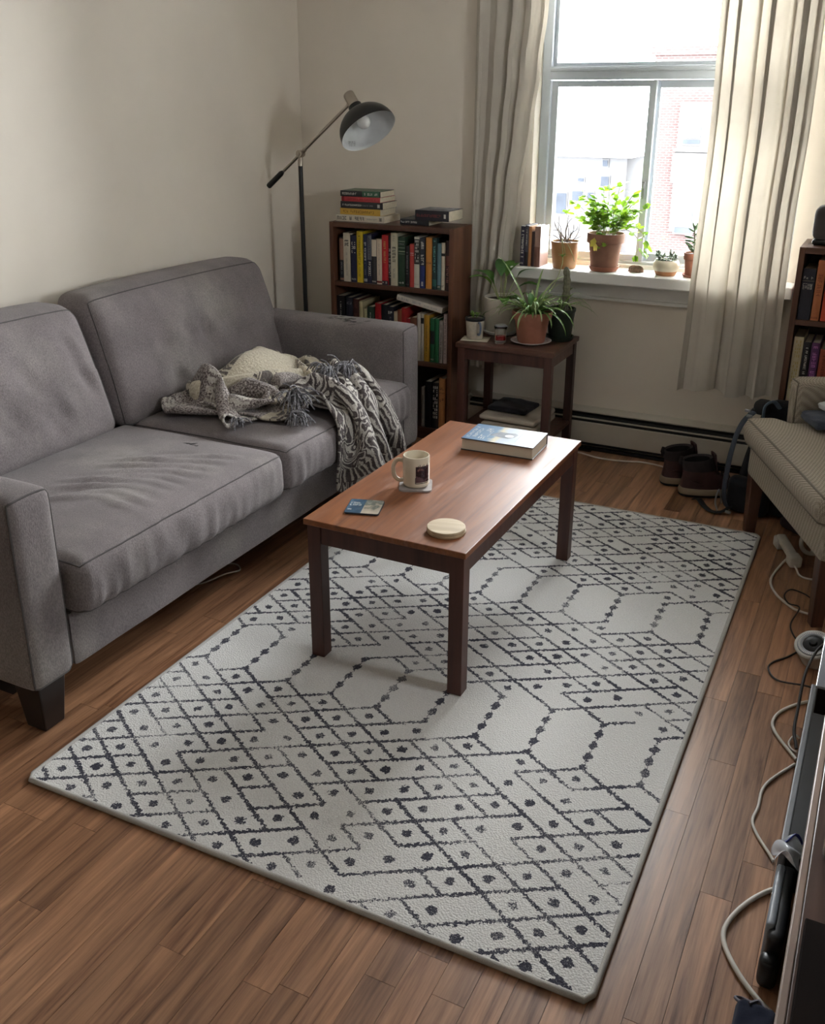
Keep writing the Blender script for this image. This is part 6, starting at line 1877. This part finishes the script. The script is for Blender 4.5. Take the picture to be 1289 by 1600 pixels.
166,-13,-8,9,40,26,10,24,27,29,12,25,35,17,13,31,38,36,40,41,41,40,40,34,5,20,33,29,38,-8,-14,-23,-26,
175,14,-8,-7,0,29,38,20,33,34,30,11,34,31,17,23,32,27,37,38,40,40,26,2,27,29,38,21,40,36,-19,-21,-22,
171,41,6,-7,-14,13,38,25,35,38,33,21,26,35,27,22,30,24,19,35,39,16,1,20,33,39,22,38,31,38,28,-23,-26,
174,39,39,-3,-14,-11,32,32,35,38,37,33,27,27,34,27,28,26,16,11,6,-1,15,28,39,31,37,21,34,36,28,23,-23,
180,39,39,28,-13,-14,2,40,35,37,39,38,33,30,31,34,30,27,16,-17,-34,-2,32,36,38,36,30,32,22,26,22,25,1,
188,39,39,41,2,-21,-1,29,35,34,37,38,37,36,35,31,36,33,11,-42,-40,-6,37,37,39,39,37,17,22,-4,25,25,28,
196,39,41,41,26,-25,-3,17,37,34,32,37,38,37,39,34,34,32,-11,-36,-10,-3,4,41,37,41,39,15,-19,-1,25,28,29,
203,40,41,40,33,-16,-23,32,36,38,35,28,38,37,36,38,30,-16,-14,17,16,-4,1,10,42,39,23,-8,-21,3,25,29,29,
208,40,40,42,6,-25,19,39,36,36,37,35,29,38,33,35,-16,-17,-13,26,35,31,12,-7,24,36,-4,-15,9,1,3,29,30,
215,37,40,35,-21,2,36,39,39,38,41,38,31,17,38,-6,-19,-18,-11,35,34,28,24,24,14,-1,-11,-6,31,34,-25,5,26,
252,15,38,10,-11,27,30,38,36,32,32,34,24,17,27,-5,-27,-20,1,39,35,26,14,20,15,-8,-4,10,38,16,18,-26,10,
290,9,27,8,2,16,25,36,22,35,7,36,18,15,25,0,-23,-28,16,39,25,25,24,24,-12,-4,-5,29,30,12,20,1,-19,
312,14,30,16,3,6,5,37,28,3,8,39,8,15,25,0,-28,-12,19,41,17,13,30,20,-17,-11,2,39,19,9,18,15,-10,
335,12,30,26,8,-30,20,35,22,-19,13,39,-4,14,25,0,-16,2,13,38,17,-5,27,19,-9,-21,15,37,7,6,19,32,-3,
368,12,3,23,6,4,1,32,-3,-1,9,23,3,0,19,18,0,3,8,22,8,3,15,16,-5,3,10,23,8,2,16,22,-2,
373,12,7,28,12,-12,10,31,0,-11,16,27,2,-18,21,31,-3,-6,17,27,6,-17,18,30,-6,-3,16,27,1,-9,26,27,-12,
359,32,15,35,15,-32,15,33,20,-20,2,28,-31,-7,33,34,20,-26,16,36,-14,-21,28,34,15,-29,17,36,-2,-8,31,32,3,
355,30,30,35,8,-33,19,34,30,-9,-20,1,-30,12,34,32,34,-14,-4,32,-29,-10,33,34,28,-22,-7,36,-2,10,24,33,19,
349,32,33,36,3,-30,26,33,34,-1,-22,-29,-28,23,33,33,32,18,-23,0,-24,9,34,32,36,-8,-30,29,1,27,23,31,22,
343,34,34,36,-1,-23,29,33,34,7,-34,-33,-30,29,32,33,34,33,-15,-29,-28,21,33,30,34,16,-30,-6,22,28,26,32,-8,
338,34,34,36,-7,-11,32,32,31,9,-34,-36,-26,27,32,29,35,27,-2,-37,-21,20,33,24,33,33,-25,-16,22,29,28,31,-20,
334,34,34,31,-10,3,33,31,29,8,-32,-36,-23,25,32,26,34,31,-10,-33,-18,23,33,19,28,29,2,-23,21,30,31,22,-22,
330,34,35,24,-9,14,33,32,24,5,-27,-36,-20,24,32,23,32,32,-5,-36,-16,27,31,15,22,33,15,-23,20,32,29,15,-23,
326,35,33,19,-4,23,33,31,22,0,-25,-35,-17,24,33,19,27,33,-1,-35,-10,28,29,8,18,32,20,-12,21,32,26,8,-21,
323,35,31,14,8,25,33,32,17,-1,-24,-35,-16,25,32,17,22,33,1,-30,-4,29,27,1,12,32,24,-1,23,33,22,1,-19,
321,33,27,17,19,26,31,31,13,-4,-21,-36,-14,26,31,10,21,32,3,-18,-1,30,23,-6,6,31,26,15,24,32,18,-4,-18,
344,28,25,-37,-16,0,0,0,2,13,1,-16,0,15,-15,0,25,31,-49,-7,0,0,0,23,31,1,-40,-15,0,1,0,-1,1,
344,0,39,-14,-25,0,0,0,16,44,-1,-18,-36,-5,6,28,29,12,-50,-25,0,0,19,4,-12,36,10,-37,-20,1,11,-11,-1,
344,0,2,14,-15,10,-11,0,9,62,14,-23,-40,1,25,-2,42,-5,-40,-43,0,3,36,-25,-9,3,40,6,-33,-21,1,-1,14,
348,20,2,-26,0,2,-2,0,32,47,24,-36,-14,11,-15,24,24,-10,-31,-53,-3,32,-2,-17,-2,-10,6,39,2,-29,-19,0,11,
345,32,22,-22,-26,-7,0,0,36,44,36,-8,-22,-34,2,25,9,-3,-16,-55,-4,38,-19,-28,11,-11,-1,9,15,20,-30,-14,13,
344,47,33,-10,-43,-25,0,25,-5,54,26,-31,-32,-28,-8,24,15,9,6,-29,18,9,-43,-12,0,1,21,-7,-9,3,30,-33,-6,
344,32,58,11,-34,-42,-1,-24,10,59,10,-56,-23,0,8,-8,30,-26,-3,14,39,-6,-47,-1,0,0,5,13,14,-25,2,29,-38,
344,24,52,54,-36,-43,-51,0,28,9,30,-48,-19,16,35,-43,-8,26,-26,0,42,4,-46,2,25,-17,-10,1,14,23,-31,0,2,
357,23,47,47,-7,-48,-25,-14,-36,0,34,-11,-16,47,-19,-35,0,0,1,0,8,34,-42,18,42,-5,-43,-13,1,17,23,-33,-8,
344,46,43,43,19,-41,-20,-47,-43,0,0,2,28,10,-40,20,5,-13,0,2,-14,19,-5,-14,36,44,-39,-41,0,11,2,21,-34,
344,19,53,46,37,-32,-49,-45,-29,0,0,4,32,-35,-1,39,-16,-13,18,19,-27,0,-20,0,18,47,-13,-50,-2,0,7,-3,4,
344,8,39,50,24,-13,-51,-13,-22,-22,0,1,2,-3,9,25,-30,-4,0,15,22,16,-28,-13,-9,29,10,-41,-1,6,-6,6,2,
344,15,22,34,1,-7,-23,-1,13,-44,2,23,14,-32,15,-25,-6,-1,0,0,4,21,27,-25,-27,5,38,-30,-11,-2,1,31,-32,
349,50,-31,-11,9,4,-26,12,36,24,-43,-22,23,18,-3,-3,1,1,-1,-3,-2,-2,0,5,-41,2,59,4,-18,-13,-19,-15,0,
387,-29,-14,1,15,-16,18,-18,31,42,-40,-33,14,60,28,-12,-1,2,1,-1,1,-1,-3,-8,-57,-23,42,39,16,-14,-36,-40,-7,
358,-14,0,0,1,38,-10,-29,37,46,-50,-33,29,55,17,12,14,7,1,-5,-9,-5,22,-39,-29,-34,-34,36,40,14,-47,-22,-23,
344,0,0,21,20,9,-46,-4,50,45,-35,-29,-10,44,31,22,16,10,4,-2,-7,10,-21,-48,-7,-11,-45,-17,36,35,-31,-39,10,
347,-3,0,16,23,-26,-13,0,55,46,-14,-44,-9,28,21,25,19,13,6,1,-6,-10,-18,-27,-20,11,-33,-19,-18,25,8,-40,0,
381,-37,0,0,0,1,18,12,1,51,31,-41,-35,10,10,25,23,16,8,3,-3,-9,-14,-22,-5,-3,-29,-48,25,33,-12,-46,0,
373,8,-37,0,0,14,26,3,-34,52,45,2,-44,-37,-9,31,24,19,10,4,-1,-7,-11,-7,15,-47,-36,8,-12,46,22,-44,-32,
361,0,20,-37,0,40,37,-42,-35,37,42,40,-21,-39,-12,-40,25,27,4,5,-1,-5,0,32,-27,-47,-19,40,-2,-1,23,-28,-33,
391,-46,8,11,12,40,-1,-48,-23,13,40,38,30,-31,-30,-24,-36,34,14,-3,2,5,36,-3,-42,-41,10,51,10,-15,-26,-31,12,
382,-2,-36,0,7,55,2,-44,-18,-2,18,39,41,17,-39,-36,-16,-24,44,20,-8,36,-2,-41,-36,-11,45,17,-34,-25,11,10,29,
370,5,-11,-12,4,19,32,-34,-19,-10,0,18,42,36,9,-41,-39,-24,11,47,33,-1,-38,-42,-11,37,22,-39,-20,1,-1,19,38,
358,6,-11,20,-6,-14,44,-5,-23,-13,-12,0,16,38,35,4,-35,-41,12,-18,42,5,-39,-19,15,30,-30,-12,43,-35,-11,13,-13,
359,-13,-2,0,36,11,-24,20,-1,-3,-4,-20,-4,4,28,37,-1,-23,-50,4,14,1,-3,-21,-1,3,-3,41,13,-54,0,11,-9,
359,-13,-2,0,41,51,-47,-44,1,31,24,5,-13,-29,-5,32,21,-8,-17,-19,-24,15,21,-3,-27,5,10,46,-10,-56,-1,0,0,
345,5,-6,0,37,22,-27,-22,3,-4,12,45,13,-26,-29,-5,1,22,20,-35,-3,9,-17,37,-13,-21,40,31,-24,-58,-8,0,0,
344,0,0,0,48,-11,-37,0,23,18,-2,0,22,18,-35,-28,-15,30,12,-43,0,4,23,-7,32,2,36,19,-33,-44,-32,0,0,
350,5,-10,14,18,-20,-13,0,0,2,23,4,-1,5,6,-38,14,26,-23,-18,0,0,0,0,19,49,20,-15,-24,3,-19,-33,0,
344,36,-12,23,33,-23,-38,-10,1,13,-23,0,0,0,24,25,-11,12,-47,-3,14,31,-17,-14,0,31,8,-30,-8,53,-11,-30,-27,
344,21,21,33,29,1,-40,-18,17,-6,-58,0,18,0,35,34,-1,-32,-54,0,38,41,-3,-14,-39,-11,18,-30,21,49,16,-33,-29,
374,-20,20,37,42,18,-25,-13,16,-53,-52,5,59,-4,23,39,-12,-56,-53,1,51,53,8,-26,-38,-17,-33,0,39,52,11,-19,-33,
410,-15,-18,16,35,22,37,-13,-35,-44,-51,11,50,37,15,36,-46,-51,-50,9,46,52,27,-26,-18,-39,-51,6,44,48,15,7,-36,
430,-35,-45,17,32,40,35,-9,-37,-40,-41,18,38,38,34,-12,-35,-38,-43,18,37,40,34,-15,-35,-38,-39,16,36,37,35,-10,-37,
419,-33,-40,14,33,32,36,-8,-34,-38,-36,17,36,34,30,-12,-32,-39,-35,17,35,33,33,-10,-33,-38,-36,15,33,37,27,-12,-37,
385,-13,-28,0,32,20,30,0,-25,-28,-29,15,18,35,13,-5,-25,-28,-23,1,32,29,22,-4,-29,-25,-26,0,30,34,12,-4,-30,
349,-1,-17,2,19,13,26,1,-13,-29,-12,-1,16,29,2,-3,-7,-30,-22,10,17,31,11,-2,-17,-24,-19,-5,24,31,0,4,-18,
317,-10,-9,-3,19,19,20,-1,-5,-24,-10,-2,16,19,-2,-5,2,-22,-32,18,15,26,5,-2,-5,-26,-24,-4,32,17,-1,13,-9,
276,-7,-6,-2,15,21,16,-2,-5,-20,-10,0,15,13,-2,-3,-1,-10,-25,5,16,21,5,-3,-4,-18,-22,3,21,9,5,16,4,
240,-6,-6,-2,17,21,10,-2,-6,-14,-8,0,11,11,-1,-3,-1,-8,-22,3,17,17,4,-3,-4,-11,-22,2,18,9,8,9,2,
203,-5,-5,-1,18,20,9,-3,-7,-13,-6,0,8,10,1,-3,-2,-8,-11,-4,17,16,4,-5,-4,-11,-14,-3,16,10,10,5,2,
165,-4,-4,3,18,16,8,-2,-8,-12,-5,0,7,9,1,-3,-2,-8,-10,0,15,15,2,-4,-5,-9,-11,-3,13,11,9,4,1,
128,-3,-3,6,17,14,8,-2,-9,-11,-6,1,6,8,2,-3,-2,-8,-9,1,14,14,3,-5,-6,-9,-9,-2,12,11,8,3,3,
92,-3,-1,9,14,13,9,-2,-10,-10,-7,0,7,8,1,-2,-3,-8,-8,2,14,14,2,-5,-6,-10,-8,-1,11,12,6,3,3,
57,-3,2,8,13,13,10,-2,-11,-10,-7,0,7,7,0,-1,-2,-9,-7,3,14,14,1,-6,-6,-10,-8,1,9,12,7,2,3,
)
_ax = []
for _a in range(3):
    _l = []
    for _j in range(TN):
        _s = 0
        for _i in range(TM):
            _s += STEPS[(_a * TN + _j) * TM + _i]
            _l.append(_s / 1000.0)
    _ax.append(_l)
THROW = [Vector((-2.4 + a, 2.5 + b, 0.15 + c)) for a, b, c in zip(*_ax)]
throw = thing('blanket', 'crumpled cream and charcoal patterned throw blanket spilling over the sofa seat', 'blanket', (THROW[TM * 20 + TM // 2].x, THROW[TM * 20 + TM // 2].y, .47))
def throwmat(name, side):
    t = NT(name)
    c = t.n('ShaderNodeTexCoord').outputs['UV']
    x = t.n('ShaderNodeSeparateXYZ'); t.l(c, x.inputs[0])
    U, V_ = x.outputs[0], x.outputs[1]
    nz = t.noise(c, 9, 3)
    rg_ = t.math('FRACT', t.math('MULTIPLY', t.noise(c, 13, 2, .5, .9), 11.0))
    st = t.math('FRACT', t.math('ADD', t.math('MULTIPLY', U, 64), t.math('MULTIPLY', nz, 5)))
    fib = t.noise(c, 260, 2)
    which_figure = t.math('GREATER_THAN', t.noise(t.coords('UV', (3, 9, 1)), 1.2, 1), .5)
    figure_value = t.math('ADD', t.math('MULTIPLY', rg_, which_figure), t.math('MULTIPLY', st, t.math('SUBTRACT', 1.0, which_figure)))
    pat = t.math('GREATER_THAN', t.math('ADD', t.math('MULTIPLY', figure_value, .7), t.math('MULTIPLY', fib, .7)), .66)
    dark = t.ramp(fib, [(.3, (.045, .036, .037)), (.7, (.12, .10, .098))])
    pale = t.ramp(fib, [(.3, (.36, .33, .30)), (.7, (.56, .53, .48))])
    cream = t.ramp(fib, [(.3, (.43, .38, .29)), (.7, (.64, .585, .47))])
    fine = t.mix(pat, pale, dark)
    fleece = t.mix(t.ramp(t.math('ADD', fib, t.math('MULTIPLY', nz, .5)), [(.62, (0, 0, 0)), (.86, (1, 1, 1))]), (.085, .066, .064), (.40, .36, .34))
    band = t.math('GREATER_THAN', t.math('SINE', t.math('MULTIPLY_ADD', V_, 40, 1.0)), .62)
    fld = t.mix(t.math('MULTIPLY', band, t.math('ADD', t.math('MULTIPLY', pat, .8), .1)), cream, dark)
    # fleece end, cream field with figured bands, fine figured half
    cut1, cut2, cut3 = (.30, .40, .64) if side == 'face' else (.16, .44, .60)
    col = t.mix(t.math('GREATER_THAN', V_, cut3), t.mix(t.math('GREATER_THAN', V_, cut1), fleece if side != 'face' else fine, fld), fine)
    left_part = t.math('LESS_THAN', t.math('ADD', U, t.math('MULTIPLY', nz, .22)), .25)
    col = t.mix(t.math('MULTIPLY', left_part, t.math('LESS_THAN', V_, .60)), col, t.mix(t.math('MULTIPLY', pat, band), fleece, pale))
    t.set(Base_Color=col, Roughness=1.0)
    t.p.inputs['Specular IOR Level'].default_value = 0.05
    t.p.inputs['Sheen Weight'].default_value = 0.2
    t.l(t.bump(t.noise(c, 170, 2), .8, .006), t.p.inputs['Normal'])
    return t.m
mb = MB()
mb.add(THROW, [(j * TM + i, j * TM + i + 1, (j + 1) * TM + i + 1, (j + 1) * TM + i) for j in range(TN - 1) for i in range(TM - 1)])
to = mb.obj('cloth', [throwmat('throw_face', 'face'), throwmat('throw_reverse', 'reverse')], throw, smooth=180)
uvl = to.data.uv_layers.new(name='UVMap')
for lp_ in to.data.loops:
    k = lp_.vertex_index
    uvl.data[lp_.index].uv = ((k % TM) / (TM - 1) * 0.72, (k // TM) / (TN - 1))
ss = to.modifiers.new('smooth', 'SUBSURF'); ss.levels = ss.render_levels = 2
so = to.modifiers.new('thickness', 'SOLIDIFY'); so.thickness = .008; so.offset = 0; so.material_offset = 1
# knotted fringe along both ends and clumps that peep out of the folds
def strand(mb, p, d, ln, rg, r=.0016, floor=None):
    pts = [p]
    d = d.normalized()
    for s in range(5):
        d = (d + Vector((rg.uniform(-.25, .25), rg.uniform(-.25, .25), -.38))).normalized()
        q = pts[-1] + d * ln / 5
        if floor is not None and q.z < floor(q): q.z = floor(q) + rg.uniform(0, .004)
        pts.append(q)
    mb.tube(pts, r, 5)
M['fringe'] = mat('throw_fringe', (.20, .195, .21), .95, .9, 130)
def seatz(q):
    if q.x < -1.80: return .487
    return 0.0 if q.x > -1.72 else .48 - (q.x + 1.80) * .9
rg = random.Random(5)
def clump(c, d, n, spread, ln):
    mb = MB()
    for _ in range(n):
        p = Vector(c) + Vector((rg.uniform(-1, 1) * spread[0], rg.uniform(-1, 1) * spread[1], rg.uniform(-.4, 1) * spread[2]))
        strand(mb, p, Vector(d) + Vector((rg.uniform(-.6, .6), rg.uniform(-.9, .9), rg.uniform(-.2, .5))), ln * rg.uniform(.7, 1.15), rg, .0025, seatz)
    o = mb.obj('fringe', M['fringe'], throw, smooth=60)
    o['kind'] = 'stuff'
CL = [((-1.835, 2.745, .515), (.5, -.35, .2), 46, (.022, .024, .012), .060),
      ((-1.885, 2.815, .560), (.6, -.3, .5), 60, (.024, .022, .014), .085),
      ((-1.850, 2.990, .632), (.1, -.9, .2), 46, (.030, .020, .006), .070),
      ((-1.815, 3.070, .630), (.2, -.9, .2), 46, (.020, .030, .006), .065),
      ((-1.990, 2.610, .515), (.4, -.7, .1), 16, (.012, .020, .006), .040)]
for (c, d, n, s, ln) in CL:
    clump(c, d, n, s, ln)
